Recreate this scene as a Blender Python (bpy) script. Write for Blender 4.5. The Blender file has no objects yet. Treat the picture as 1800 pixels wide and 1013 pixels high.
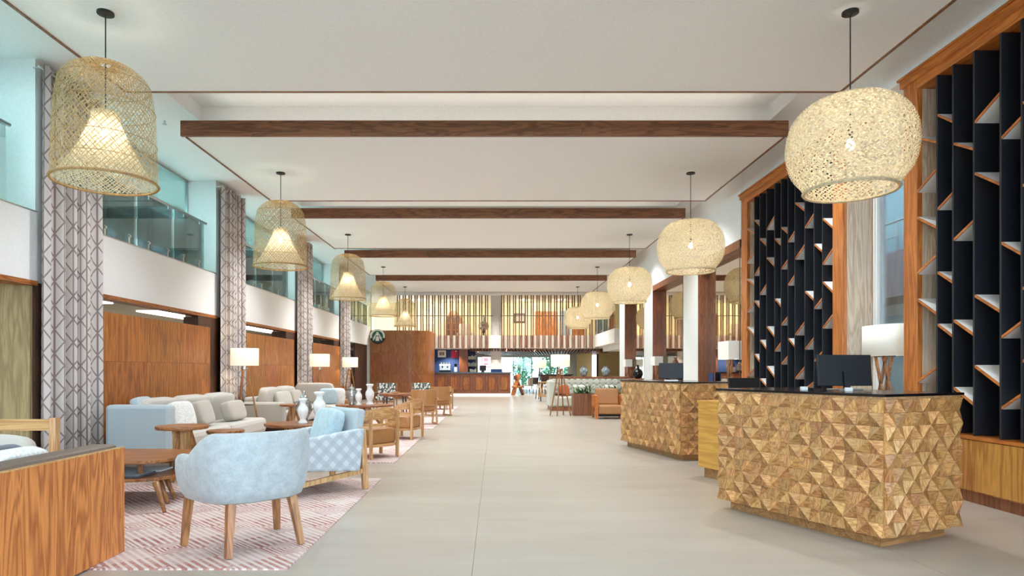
import bpy, bmesh, math, random
from mathutils import Vector, Matrix
random.seed(7)
PI = math.pi
SC = bpy.context.scene
COL = SC.collection
F = 1140.0          # focal length in pixels of the 1800 px wide frame
HC = 1.3            # eye height

# ------------------------------------------------------------------ camera
cam = bpy.data.cameras.new('camera'); co = bpy.data.objects.new('camera', cam); COL.objects.link(co)
co.location = (0, 0, HC); co.rotation_euler = (PI/2, 0, 0)
cam.sensor_width = 36; cam.sensor_fit = 'HORIZONTAL'; cam.lens = F/1800*36
cam.shift_x = 29/1800; cam.shift_y = 143.5/1800; cam.clip_end = 300; cam.clip_start = 0.05
SC.camera = co
# ------------------------------------------------------------------ sky, exposure
world = bpy.data.worlds.new('sky'); SC.world = world; world.use_nodes = True
bg = world.node_tree.nodes['Background']
bg.inputs[0].default_value = (0.80, 0.89, 1.0, 1); bg.inputs[1].default_value = 9.5
vs = SC.view_settings
vs.view_transform = 'Standard'; vs.look = 'None'; vs.gamma = 1.0; vs.use_curve_mapping = False
vs.exposure = 0.13
try:
    SC.cycles.use_denoising = True; SC.cycles.max_bounces = 8; SC.cycles.diffuse_bounces = 5
    SC.cycles.transparent_max_bounces = 24; SC.cycles.sample_clamp_indirect = 6; SC.cycles.caustics_reflective = False
    SC.cycles.caustics_refractive = False
except Exception: pass

# ------------------------------------------------------------------ lamps of the room and added spots (shared helper)
def lamp(name, kind, loc, power, color=(1, .85, .65), rot=(0, 0, 0), parent=None, size=.1, size_y=None, spot=None):
    l = bpy.data.lights.new(name, kind); l.energy = power; l.color = color
    if kind == 'AREA':
        l.shape = 'RECTANGLE' if size_y else 'SQUARE'; l.size = size
        if size_y: l.size_y = size_y
    else: l.shadow_soft_size = size
    if spot: l.spot_size = spot; l.spot_blend = .6
    o = bpy.data.objects.new(name, l); COL.objects.link(o); o.location = loc; o.rotation_euler = rot
    if parent: o.parent = parent
    return o

# ------------------------------------------------------------------ materials
def nt_new(name):
    m = bpy.data.materials.new(name); m.use_nodes = True
    nt = m.node_tree; b = nt.nodes['Principled BSDF']
    return m, nt, b
def nd(nt, t, **kw):
    n = nt.nodes.new(t)
    for k, v in kw.items():
        if k.startswith('i_'): 
            key = k[2:]; key = int(key) if key.isdigit() else key.replace('_', ' ')
            n.inputs[key].default_value = v
        else: setattr(n, k, v)
    return n
def ramp(nt, stops):
    r = nt.nodes.new('ShaderNodeValToRGB'); e = r.color_ramp.elements
    while len(e) < len(stops): e.new(.5)
    for x, (p, c) in zip(e, stops): x.position = p; x.color = (*c, 1)
    return r
def mth(nt, op, a, b=None):
    n = nt.nodes.new('ShaderNodeMath'); n.operation = op
    for i, v in enumerate((a, b)):
        if v is None: continue
        if isinstance(v, (int, float)): n.inputs[i].default_value = v
        else: nt.links.new(v, n.inputs[i])
    return n.outputs[0]
def mixc(nt, fac, a, b, mode='MIX'):
    n = nt.nodes.new('ShaderNodeMix'); n.data_type = 'RGBA'; n.blend_type = mode
    for i, v in ((0, fac), (6, a), (7, b)):
        if isinstance(v, (int, float)): n.inputs[i].default_value = v
        elif isinstance(v, tuple): n.inputs[i].default_value = (*v, 1) if len(v) == 3 else v
        else: nt.links.new(v, n.inputs[i])
    return n.outputs[2]
def srgb(r, g, b): 
    f = lambda v: (v/255/12.92 if v/255 <= .04045 else ((v/255+.055)/1.055)**2.4)
    return (f(r), f(g), f(b))

def plain(name, c, rough=.6, metal=0, noise=0, nscale=30, spec=.5):
    m, nt, b = nt_new(name); c = srgb(*c)
    b.inputs['Base Color'].default_value = (*c, 1); b.inputs['Roughness'].default_value = rough; b.inputs['Metallic'].default_value = metal
    b.inputs['Specular IOR Level'].default_value = spec
    tc = nd(nt, 'ShaderNodeTexCoord'); n = nd(nt, 'ShaderNodeTexNoise', i_Scale=nscale, i_Detail=4.)
    nt.links.new(tc.outputs['Object'], n.inputs['Vector'])
    k = noise or .03
    r = ramp(nt, [(.3, tuple(v*(1-k) for v in c)), (.7, tuple(min(1, v*(1+k)) for v in c))])
    nt.links.new(n.outputs[0], r.inputs[0]); nt.links.new(r.outputs[0], b.inputs['Base Color'])
    return m
def fabric(name, c, k=.12, scale=220, rough=.95, blotch=0):
    m, nt, b = nt_new(name); c = srgb(*c)
    tc = nd(nt, 'ShaderNodeTexCoord'); n = nd(nt, 'ShaderNodeTexNoise', i_Scale=scale, i_Detail=3.)
    nt.links.new(tc.outputs['Object'], n.inputs['Vector'])
    r = ramp(nt, [(.3, tuple(v*(1-k) for v in c)), (.7, tuple(min(1, v*(1+k)) for v in c))])
    nt.links.new(n.outputs[0], r.inputs[0]); out = r.outputs[0]
    if blotch:
        n2 = nd(nt, 'ShaderNodeTexNoise', i_Scale=14., i_Detail=8., i_Roughness=.75); nt.links.new(tc.outputs['Object'], n2.inputs['Vector'])
        r2 = ramp(nt, [(.38, (1-blotch,)*3), (.62, (1+blotch,)*3)]); nt.links.new(n2.outputs[0], r2.inputs[0])
        out = mixc(nt, 1.0, out, r2.outputs[0], 'MULTIPLY')
    nt.links.new(out, b.inputs['Base Color'])
    b.inputs['Roughness'].default_value = rough; b.inputs['Sheen Weight'].default_value = .3
    bm = nd(nt, 'ShaderNodeBump', i_Strength=.15, i_Distance=.002); nt.links.new(n.outputs[0], bm.inputs['Height']); nt.links.new(bm.outputs[0], b.inputs['Normal'])
    return m
def wood(name, c1, c2, axis='Z', scale=1., rough=.38, rand=.0, figure=1., freq=34., fine=7.):
    """grain runs along axis (object space)"""
    m, nt, b = nt_new(name); c1 = srgb(*c1); c2 = srgb(*c2)
    tc = nd(nt, 'ShaderNodeTexCoord'); oi = nd(nt, 'ShaderNodeObjectInfo')
    mp = nd(nt, 'ShaderNodeMapping')
    s = {'X': (.8, 9, 9), 'Y': (9, .8, 9), 'Z': (9, 9, .8)}[axis]
    mp.inputs['Scale'].default_value = tuple(v*scale for v in s)
    nt.links.new(tc.outputs['Object'], mp.inputs['Vector'])
    cx = nd(nt, 'ShaderNodeCombineXYZ')
    o1 = mth(nt, 'MULTIPLY', oi.outputs['Random'], 37.)
    for i in range(3): nt.links.new(o1, cx.inputs[i])
    nt.links.new(cx.outputs[0], mp.inputs['Location'])
    n1 = nd(nt, 'ShaderNodeTexNoise', i_Scale=1.0, i_Detail=3., i_Distortion=1.2*figure); nt.links.new(mp.outputs[0], n1.inputs['Vector'])
    w = mth(nt, 'SINE', mth(nt, 'MULTIPLY', n1.outputs[0], freq))
    w = mth(nt, 'MULTIPLY', mth(nt, 'ADD', w, 1.), .5)
    n2 = nd(nt, 'ShaderNodeTexNoise', i_Scale=fine, i_Detail=5.); nt.links.new(mp.outputs[0], n2.inputs['Vector'])
    f = mth(nt, 'ADD', mth(nt, 'MULTIPLY', w, .45), mth(nt, 'MULTIPLY', n2.outputs[0], .55))
    r = ramp(nt, [(.22, c1), (.78, c2)]); nt.links.new(f, r.inputs[0]); out = r.outputs[0]
    if rand:
        v = mth(nt, 'ADD', mth(nt, 'MULTIPLY', oi.outputs['Random'], rand), 1-rand*.62)
        hsv = nd(nt, 'ShaderNodeHueSaturation'); nt.links.new(out, hsv.inputs['Color']); nt.links.new(v, hsv.inputs['Value'])
        rr = mth(nt, 'FRACT', mth(nt, 'MULTIPLY', oi.outputs['Random'], 91.7))
        nt.links.new(mth(nt, 'ADD', mth(nt, 'MULTIPLY', rr, .012), .494), hsv.inputs['Hue']); out = hsv.outputs[0]
    nt.links.new(out, b.inputs['Base Color']); b.inputs['Roughness'].default_value = rough
    return m
def glass(name, tint=(.93, .985, .98), gloss=.0, rough=.02, ior=1.45):
    m, nt, b = nt_new(name); nt.nodes.remove(b)
    t = nd(nt, 'ShaderNodeBsdfTransparent'); t.inputs[0].default_value = (*tint, 1)
    g = nd(nt, 'ShaderNodeBsdfGlossy'); g.inputs['Roughness'].default_value = rough
    fr = nd(nt, 'ShaderNodeFresnel', i_IOR=ior); mx = nd(nt, 'ShaderNodeMixShader')
    k = mth(nt, 'ADD', fr.outputs[0], gloss); k = mth(nt, 'MINIMUM', k, .9)
    nt.links.new(k, mx.inputs[0]); nt.links.new(t.outputs[0], mx.inputs[1]); nt.links.new(g.outputs[0], mx.inputs[2])
    nt.links.new(mx.outputs[0], nt.nodes['Material Output'].inputs[0]); return m
def emit(name, c, s):
    m, nt, b = nt_new(name); b.inputs['Emission Color'].default_value = (*c, 1); b.inputs['Emission Strength'].default_value = s
    b.inputs['Base Color'].default_value = (*c, 1); return m
def shade_mat(name, c, glow):      # lamp shade cloth: the bulb's light through it is put in as emission
    m, nt, b = nt_new(name); c = srgb(*c)
    b.inputs['Base Color'].default_value = (*c, 1); b.inputs['Roughness'].default_value = .9
    b.inputs['Emission Color'].default_value = (1, .86, .62, 1); b.inputs['Emission Strength'].default_value = glow
    return m
def weave_mat(name, c):
    m, nt, b = nt_new(name); c = srgb(*c); nt.nodes.remove(b)
    tc = nd(nt, 'ShaderNodeTexCoord'); n = nd(nt, 'ShaderNodeTexNoise', i_Scale=40., i_Detail=3.); nt.links.new(tc.outputs['Object'], n.inputs['Vector'])
    r = ramp(nt, [(.3, tuple(v*.72 for v in c)), (.7, tuple(min(1, v*1.15) for v in c))]); nt.links.new(n.outputs[0], r.inputs[0])
    d = nd(nt, 'ShaderNodeBsdfDiffuse'); t = nd(nt, 'ShaderNodeBsdfTranslucent'); mx = nd(nt, 'ShaderNodeMixShader', i_0=.5)
    nt.links.new(r.outputs[0], d.inputs[0]); nt.links.new(r.outputs[0], t.inputs[0])
    nt.links.new(d.outputs[0], mx.inputs[1]); nt.links.new(t.outputs[0], mx.inputs[2]); nt.links.new(mx.outputs[0], nt.nodes['Material Output'].inputs[0])
    return m
def curtain_mat():
    m, nt, b = nt_new('curtain_cloth'); uv = nd(nt, 'ShaderNodeTexCoord'); sp = nd(nt, 'ShaderNodeSeparateXYZ'); nt.links.new(uv.outputs['UV'], sp.inputs[0])
    u = mth(nt, 'DIVIDE', sp.outputs[0], .20); v = mth(nt, 'DIVIDE', sp.outputs[1], .30)
    def line(x, w):   # distance of x to nearest integer below w
        fr = mth(nt, 'FRACT', x); d = mth(nt, 'MINIMUM', fr, mth(nt, 'SUBTRACT', 1., fr)); return mth(nt, 'LESS_THAN', d, w)
    l1 = line(u, .055)
    l2 = line(mth(nt, 'ADD', v, u), .05); l3 = line(mth(nt, 'SUBTRACT', v, u), .05)
    u2 = mth(nt, 'MULTIPLY', u, .5)
    l4 = line(mth(nt, 'ADD', u, .5), .028)
    f = mth(nt, 'MAXIMUM', mth(nt, 'MAXIMUM', l1, l2), mth(nt, 'MAXIMUM', l3, l4))
    out = mixc(nt, f, srgb(207, 196, 190), srgb(140, 125, 120)); nt.links.new(out, b.inputs['Base Color']); b.inputs['Roughness'].default_value = .9
    return m
def rug_mat():
    m, nt, b = nt_new('rug_weave'); tc = nd(nt, 'ShaderNodeTexCoord'); sp = nd(nt, 'ShaderNodeSeparateXYZ'); nt.links.new(tc.outputs['Object'], sp.inputs[0])
    X, Y = sp.outputs[0], sp.outputs[1]
    a = mth(nt, 'DIVIDE', mth(nt, 'ADD', X, Y), .42); c = mth(nt, 'DIVIDE', mth(nt, 'SUBTRACT', X, Y), .42)
    fa = mth(nt, 'ABSOLUTE', mth(nt, 'SUBTRACT', mth(nt, 'FRACT', a), .5)); fc = mth(nt, 'ABSOLUTE', mth(nt, 'SUBTRACT', mth(nt, 'FRACT', c), .5))
    mx = mth(nt, 'MAXIMUM', fa, fc)
    ring = mth(nt, 'GREATER_THAN', mth(nt, 'FRACT', mth(nt, 'MULTIPLY', mx, 10.)), .5)
    stripe = mth(nt, 'GREATER_THAN', mth(nt, 'FRACT', mth(nt, 'MULTIPLY', a, 6.)), .45)
    key = mth(nt, 'GREATER_THAN', mth(nt, 'FRACT', mth(nt, 'MULTIPLY', c, 12.)), .5)
    par = mth(nt, 'MODULO', mth(nt, 'ADD', mth(nt, 'FLOOR', a), mth(nt, 'MULTIPLY', mth(nt, 'FLOOR', c), 2.)), 3.)
    par = mth(nt, 'ABSOLUTE', par)
    is0 = mth(nt, 'LESS_THAN', par, .5); is1 = mth(nt, 'MULTIPLY', mth(nt, 'GREATER_THAN', par, .5), mth(nt, 'LESS_THAN', par, 1.5))
    f = mth(nt, 'ADD', mth(nt, 'MULTIPLY', is0, ring), mth(nt, 'MULTIPLY', is1, stripe))
    rest = mth(nt, 'MULTIPLY', mth(nt, 'SUBTRACT', 1., mth(nt, 'ADD', is0, is1)), mth(nt, 'MULTIPLY', key, stripe))
    f = mth(nt, 'ADD', f, rest)
    n = nd(nt, 'ShaderNodeTexNoise', i_Scale=5., i_Detail=9., i_Roughness=.8); nt.links.new(tc.outputs['Object'], n.inputs['Vector'])
    k = ramp(nt, [(.36, (.3,)*3), (.6, (1.,)*3)]); nt.links.new(n.outputs[0], k.inputs[0])
    f = mth(nt, 'MULTIPLY', f, k.outputs[0])
    n2 = nd(nt, 'ShaderNodeTexNoise', i_Scale=1.6, i_Detail=2.); nt.links.new(tc.outputs['Object'], n2.inputs['Vector'])
    r2 = ramp(nt, [(.4, srgb(148, 84, 84)), (.6, srgb(166, 104, 92))]); nt.links.new(n2.outputs[0], r2.inputs[0])
    out = mixc(nt, f, srgb(212, 198, 192), r2.outputs[0]); nt.links.new(out, b.inputs['Base Color']); b.inputs['Roughness'].default_value = .95
    return m
def diamond_mat():
    m, nt, b = nt_new('diamond_cloth'); tc = nd(nt, 'ShaderNodeTexCoord'); sp = nd(nt, 'ShaderNodeSeparateXYZ'); nt.links.new(tc.outputs['Object'], sp.inputs[0])
    h = mth(nt, 'ADD', sp.outputs[0], sp.outputs[1])
    a = mth(nt, 'FLOOR', mth(nt, 'DIVIDE', mth(nt, 'ADD', h, sp.outputs[2]), .075)); c = mth(nt, 'FLOOR', mth(nt, 'DIVIDE', mth(nt, 'SUBTRACT', h, sp.outputs[2]), .075))
    p = mth(nt, 'ABSOLUTE', mth(nt, 'MODULO', a, 2.)); q = mth(nt, 'ABSOLUTE', mth(nt, 'MODULO', c, 2.))
    light = mth(nt, 'MULTIPLY', p, q); mid = mth(nt, 'ABSOLUTE', mth(nt, 'SUBTRACT', p, q))
    out = mixc(nt, mid, srgb(172, 180, 186), srgb(179, 188, 194)); out = mixc(nt, light, out, srgb(198, 207, 213))
    nt.links.new(out, b.inputs['Base Color']); b.inputs['Roughness'].default_value = .95; return m
def print_mat():
    m, nt, b = nt_new('leaf_print_cloth'); tc = nd(nt, 'ShaderNodeTexCoord')
    v = nd(nt, 'ShaderNodeTexVoronoi', i_Scale=16.); nt.links.new(tc.outputs['Object'], v.inputs['Vector'])
    r = ramp(nt, [(.42, srgb(225, 222, 212)), (.5, srgb(82, 92, 88))]); nt.links.new(v.outputs[0], r.inputs[0])
    nt.links.new(r.outputs[0], b.inputs['Base Color']); b.inputs['Roughness'].default_value = .9; return m
def tilefloor_mat():
    m, nt, b = nt_new('floor_tile'); tc = nd(nt, 'ShaderNodeTexCoord'); g = nd(nt, 'ShaderNodeNewGeometry')
    mp = nd(nt, 'ShaderNodeMapping'); mp.inputs['Scale'].default_value = (.5, 2.2, 1); nt.links.new(g.outputs['Position'], mp.inputs[0])
    n = nd(nt, 'ShaderNodeTexNoise', i_Scale=1.1, i_Detail=8., i_Roughness=.65); nt.links.new(mp.outputs[0], n.inputs['Vector'])
    r = ramp(nt, [(.3, srgb(166, 156, 143)), (.7, srgb(181, 172, 161))]); nt.links.new(n.outputs[0], r.inputs[0])
    nt.links.new(r.outputs[0], b.inputs['Base Color']); b.inputs['Roughness'].default_value = .3; b.inputs['Specular IOR Level'].default_value = .45
    return m

M = dict(
 white=plain('wall_paint', (238, 236, 233), .8), ceil=plain('ceiling_paint', (246, 244, 242), .85), cream=plain('cream_paint', (228, 222, 208), .8),
 lime=plain('lime_plaster', (226, 218, 178), .8, noise=.05, nscale=3), olive=plain('olive_plaster', (190, 170, 120), .8),
 grout=plain('grout', (178, 168, 156), .8), floor=tilefloor_mat(),
 teal=plain('pale_teal_paint', (168, 206, 208), .7), blue=plain('navy_paint', (28, 62, 120), .6),
 walnut=wood('walnut', (104, 66, 44), (146, 98, 66), 'X', rough=.42, rand=.12), walnutz=wood('walnut_upright', (96, 56, 34), (138, 86, 52), 'Z', rough=.42, rand=.15),
 dark=wood('dark_wood', (58, 36, 26), (84, 54, 38), 'Z', rough=.45),
 oakgreen=wood('daylit_olive_oak', (146, 128, 90), (180, 160, 116), 'Z', .8, rough=.6),  # oak tone lightened in the colour for the daylight on it
 teak=wood('teak_panel', (134, 76, 30), (186, 116, 50), 'Z', 1., rough=.4, rand=.16, figure=.8),
 teaky=wood('teak_long', (134, 76, 32), (184, 116, 54), 'Y', 1., rough=.4, rand=.12),
 honey=wood('honey_panel', (158, 92, 38), (210, 138, 68), 'Z', .5, rough=.36, rand=.06, figure=.8, freq=70., fine=18.), door=wood('cabinet_veneer', (164, 104, 46), (208, 146, 74), 'Z', .9, rough=.36, rand=.1, figure=.1),
 gold=wood('golden_plank', (196, 142, 62), (222, 168, 82), 'Y', .8, rough=.4, figure=.3),
 facet=wood('facet_wood', (178, 124, 72), (222, 172, 112), 'X', 2.6, rough=.34, rand=.36, figure=.15), facetb=wood('facet_wood_turned_shaded', (142, 92, 50), (198, 144, 86), 'Z', 2.6, rough=.34, rand=.36, figure=.15),  # facetb: turned grain, also darkened to paint the facet shading in
 plinth=wood('plinth_wood', (140, 98, 58), (180, 132, 84), 'X', 1., rough=.4),
 orange=wood('cedar_post', (164, 90, 36), (206, 124, 56), 'Z', 1., rough=.36, figure=.3), orangey=wood('cedar_rail', (164, 90, 36), (206, 124, 56), 'Y', 1., rough=.36, figure=.5),
 pale=wood('pale_veneer', (184, 158, 132), (218, 196, 172), 'Z', .8, rough=.5),
 redwood=wood('redwood_veneer', (116, 66, 40), (156, 96, 60), 'Z', .8, rough=.4, rand=.1),
 cafe=wood('cafe_veneer', (146, 84, 44), (184, 118, 68), 'Z', 1.1, rough=.4, rand=.12),
 table=wood('table_wood', (120, 70, 38), (172, 112, 66), 'X', 1., rough=.3, rand=.1), tablez=wood('leg_wood', (128, 80, 46), (176, 122, 74), 'Z', 1., rough=.4, rand=.1),
 ash=wood('ash_wood', (176, 130, 82), (212, 170, 120), 'Z', 1., rough=.4, rand=.1), ashx=wood('ash_wood_long', (180, 128, 76), (214, 168, 114), 'X', 1., rough=.4, rand=.1),
 black=plain('black_lacquer', (22, 24, 32), .5), blackm=plain('black_metal', (20, 20, 20), .45), granite=plain('black_granite', (18, 18, 20), .15),
 screen=plain('monitor_shell', (14, 16, 22), .5), steel=plain('brushed_steel', (200, 200, 198), .28, 1.0), chrome=plain('bright_steel', (225, 225, 225), .15, 1.0),
 glass=glass('clear_glass', ior=1.22), teal_glass=glass('green_glass', (.64, .87, .89), .1), mirror=plain('mirror_glass', (222, 212, 196), .02, 1.0),
 sky_glass=glass('window_glass', (.9, .97, 1.), .04),
 curtain=curtain_mat(), rug=rug_mat(), diamond=diamond_mat(), leafprint=print_mat(),
 velvet=fabric('blue_grey_velvet', (164, 170, 172), .08, 160, blotch=.13), sofa=fabric('grey_linen', (190, 184, 174), .1, 260),
 sofab=fabric('pale_blue_linen', (176, 186, 190), .08, 260), cush=fabric('taupe_linen', (176, 168, 156), .1, 260),
 cushb=fabric('powder_blue_cloth', (172, 192, 200), .1, 90, blotch=.1), cushw=fabric('white_pattern_cloth', (224, 222, 216), .2, 60),
 denim=fabric('charcoal_denim', (70, 78, 90), .25, 150), bench=fabric('sage_linen', (198, 196, 182), .08, 200),
 leather=plain('tan_leather', (172, 120, 72), .42, noise=.08), brownl=plain('taupe_leather', (112, 96, 84), .5, noise=.2, nscale=80),
 rust=fabric('rust_cloth', (186, 92, 44), .1, 120),
 bamboo=weave_mat('bamboo_cane', (206, 176, 130)), bamboo2=weave_mat('pale_bamboo', (238, 226, 198)), rattan=plain('rattan', (196, 150, 86), .6, noise=.15),
 bulb=emit('lit_bulb', (1, .9, .7), 60.), shade=shade_mat('lit_linen_shade', (240, 232, 214), .7), shade2=shade_mat('linen_shade', (236, 234, 228), .12),
 tubelight=emit('lit_tube', (1, .95, .88), 7.),
 vase=plain('white_ceramic', (238, 238, 236), .18), silver=plain('silver_filigree', (170, 170, 168), .3, .8, noise=.6, nscale=60),
 blackv=plain('black_glaze', (20, 20, 22), .12), brownv=plain('brown_glaze', (110, 66, 40), .2), bluev=plain('grey_blue_glaze', (140, 150, 152), .2, noise=.6, nscale=14),
 leaf=plain('leaf_green', (74, 112, 58), .5, noise=.3, nscale=9), leafy=plain('tree_leaf', (46, 120, 84), .6, noise=.3, nscale=4), soil=plain('soil', (60, 46, 36), .9),
 green=plain('sign_green', (10, 90, 62), .5), signw=plain('sign_white', (236, 236, 230), .5), kick=emit('kick_board_added_glow', (.95, .95, .95), .9), red=plain('poster_red', (190, 50, 80), .6), pink=emit('menu_screen', (.95, .62, .68), 1.2),  # kick: white board brightened by an emission of its own
 violet=plain('violet_grey_cladding', (158, 144, 152), .7), facade=plain('facade_white', (226, 226, 224), .8), tealp=plain('facade_glass', (150, 194, 202), .45),
 paving=plain('paving', (190, 186, 178), .8), rose=plain('rose_wall', (214, 170, 170), .8),
)

# ------------------------------------------------------------------ mesh helpers
class MB:
    def __init__(s): s.v = []; s.f = []; s.mi = []; s.uv = None
    def add(s, vs, fs, mi=0):
        k = len(s.v); s.v += [tuple(p) for p in vs]; s.f += [tuple(i+k for i in f) for f in fs]; s.mi += [mi]*len(fs); return s
    def box(s, x0, x1, y0, y1, z0, z1, T=None, mi=0):
        if x0 > x1: x0, x1 = x1, x0
        if y0 > y1: y0, y1 = y1, y0
        if z0 > z1: z0, z1 = z1, z0
        vs = [Vector((x, y, z)) for z in (z0, z1) for y in (y0, y1) for x in (x0, x1)]
        if T: vs = [T @ p for p in vs]
        return s.add(vs, [(0, 2, 3, 1), (4, 5, 7, 6), (0, 1, 5, 4), (2, 6, 7, 3), (0, 4, 6, 2), (1, 3, 7, 5)], mi)
    def bar(s, p, q, w, h, up=(0, 0, 1), w2=None, h2=None):
        p, q = Vector(p), Vector(q); d = (q-p).normalized(); u = Vector(up)
        if abs(d.dot(u)) > .99: u = Vector((0, 1, 0))
        a = d.cross(u).normalized(); b = a.cross(d).normalized()
        w2 = w if w2 is None else w2; h2 = h if h2 is None else h2
        vs = [c+a*(i*ww/2)+b*(j*hh/2) for c, ww, hh in ((p, w, h), (q, w2, h2)) for i, j in ((-1, -1), (1, -1), (1, 1), (-1, 1))]
        return s.add(vs, [(3, 2, 1, 0), (4, 5, 6, 7), (0, 1, 5, 4), (1, 2, 6, 5), (2, 3, 7, 6), (3, 0, 4, 7)])
    def tube(s, p, q, r, r2=None, n=10, cap=True):
        p, q = Vector(p), Vector(q); r2 = r if r2 is None else r2
        d = (q-p).normalized(); u = Vector((0, 0, 1)) if abs(d.z) < .99 else Vector((1, 0, 0)); a = d.cross(u).normalized(); b = d.cross(a)
        vs = [c+(a*math.cos(2*PI*i/n)+b*math.sin(2*PI*i/n))*rr for c, rr in ((p, r), (q, r2)) for i in range(n)]
        fs = [(i, (i+1) % n, n+(i+1) % n, n+i) for i in range(n)]
        if cap: fs += [tuple(range(n-1, -1, -1)), tuple(range(n, 2*n))]
        return s.add(vs, fs)
    def path(s, pts, r, n=8):
        for a, b in zip(pts, pts[1:]): s.tube(a, b, r, n=n)
        return s
    def lathe(s, prof, n=24, c=(0, 0, 0), caps=True, sx=1, sy=1):
        vs = []; fs = []; m = len(prof)
        for r, z in prof:
            for i in range(n): vs.append((c[0]+r*sx*math.cos(2*PI*i/n), c[1]+r*sy*math.sin(2*PI*i/n), c[2]+z))
        for j in range(m-1):
            for i in range(n): fs.append((j*n+i, j*n+(i+1) % n, (j+1)*n+(i+1) % n, (j+1)*n+i))
        if caps: fs += [tuple(range(n-1, -1, -1)), tuple(range((m-1)*n, m*n))]
        return s.add(vs, fs)
    def prism(s, poly, z0, z1, T=None):
        n = len(poly); vs = [Vector((x, y, z)) for z in (z0, z1) for x, y in poly]
        if T: vs = [T @ p for p in vs]
        return s.add(vs, [tuple(range(n-1, -1, -1)), tuple(range(n, 2*n))]+[(i, (i+1) % n, n+(i+1) % n, n+i) for i in range(n)])
    def cushion(s, w, d, h, T=None, e=.35, n=16, m=8, puff=.0):
        """rounded box w*d*h (superellipsoid)"""
        vs = []; fs = []
        sg = lambda v, p: math.copysign(abs(v)**p, v)
        for j in range(1, m):
            t = -PI/2+PI*j/m
            for i in range(n):
                a = 2*PI*i/n+PI/n
                vs.append(Vector((w/2*sg(math.cos(t), e)*sg(math.cos(a), e), d/2*sg(math.cos(t), e)*sg(math.sin(a), e), h/2*sg(math.sin(t), e*1.6+puff))))
        vs += [Vector((0, 0, -h/2)), Vector((0, 0, h/2))]
        for j in range(m-2):
            for i in range(n): fs.append((j*n+i, j*n+(i+1) % n, (j+1)*n+(i+1) % n, (j+1)*n+i))
        b, t = len(vs)-2, len(vs)-1
        fs += [(b, (i+1) % n, i) for i in range(n)]+[(t, (m-2)*n+i, (m-2)*n+(i+1) % n) for i in range(n)]
        if T: vs = [T @ p for p in vs]
        return s.add(vs, fs)
    def build(s, name, mat, parent=None, smooth=False, bevel=0, loc=None, rz=0):
        me = bpy.data.meshes.new(name); me.from_pydata(s.v, [], s.f)
        for mm in (mat if isinstance(mat, (list, tuple)) else [mat]): me.materials.append(M[mm] if isinstance(mm, str) else mm)
        if any(s.mi): me.polygons.foreach_set('material_index', s.mi)
        if smooth: me.polygons.foreach_set('use_smooth', [True]*len(me.polygons))
        me.update()
        o = bpy.data.objects.new(name, me); COL.objects.link(o)
        if parent: o.parent = parent
        if loc: o.location = loc
        if rz: o.rotation_euler.z = rz
        if bevel:
            b = o.modifiers.new('bevel', 'BEVEL'); b.width = bevel; b.segments = 2; b.limit_method = 'ANGLE'; b.angle_limit = .6
        return o
def B(name, mat, parent, *boxes, bevel=0):
    m = MB()
    for b in boxes: m.box(*b)
    return m.build(name, mat, parent, bevel=bevel)
def thing(name, label, cat, loc=(0, 0, 0), rz=0, group=None):
    o = bpy.data.objects.new(name, None); COL.objects.link(o); o.empty_display_size = .1
    o.location = loc; o.rotation_euler.z = rz; return tag(o, label, cat, group)
def tag(o, label, cat, group=None):
    o['label'] = label; o['category'] = cat
    if group: o['group'] = group
    return o
def struct(o, label=None):
    o['kind'] = 'structure'
    if label: o['label'] = label
    return o
def sroot(name, label=None):
    o = bpy.data.objects.new(name, None); COL.objects.link(o); return struct(o, label)
def dup(root, loc, rz, label, group=None):
    def cp(o, par):
        c = o.copy(); COL.objects.link(c); c.parent = par
        for ch in o.children: cp(ch, c)
        return c
    r = cp(root, None); r.location = loc; r.rotation_euler.z = rz; r['label'] = label
    if group: r['group'] = group
    return r
def RZ(a, loc=(0, 0, 0)): return Matrix.Translation(loc) @ Matrix.Rotation(a, 4, 'Z')
def TR(loc, rx=0, ry=0, rz=0): return Matrix.Translation(loc) @ Matrix.Rotation(rz, 4, 'Z') @ Matrix.Rotation(ry, 4, 'Y') @ Matrix.Rotation(rx, 4, 'X')
ORD = ['first', 'second', 'third', 'fourth', 'fifth', 'sixth', 'seventh', 'eighth', 'ninth', 'tenth']

# ================================================================== THE SETTING
YF = 32.5            # far end of the hall: front of the mezzanine
ZC = 5.1             # ceiling
ZP = 4.7             # underside of the floating panels
# floor with its large tiles
fl = struct(B('floor', 'grout', None, (-9.2, 8.8, -5.2, 46, -.3, -.008)), 'pale beige polished floor of large stone-look tiles')
tile_me = None
for i in range(6):
    for j in range(-2, 27):
        x0 = -9.15+3*i; y0 = 5.61+1.53*(j-1)
        if tile_me is None:
            o = MB().box(.0012, 2.9988, .0012, 1.5288, -.02, 0).build('tile', 'floor', fl); tile_me = o.data
        else:
            o = bpy.data.objects.new('tile', tile_me); COL.objects.link(o); o.parent = fl
        o.location = (x0, y0, 0)

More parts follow.
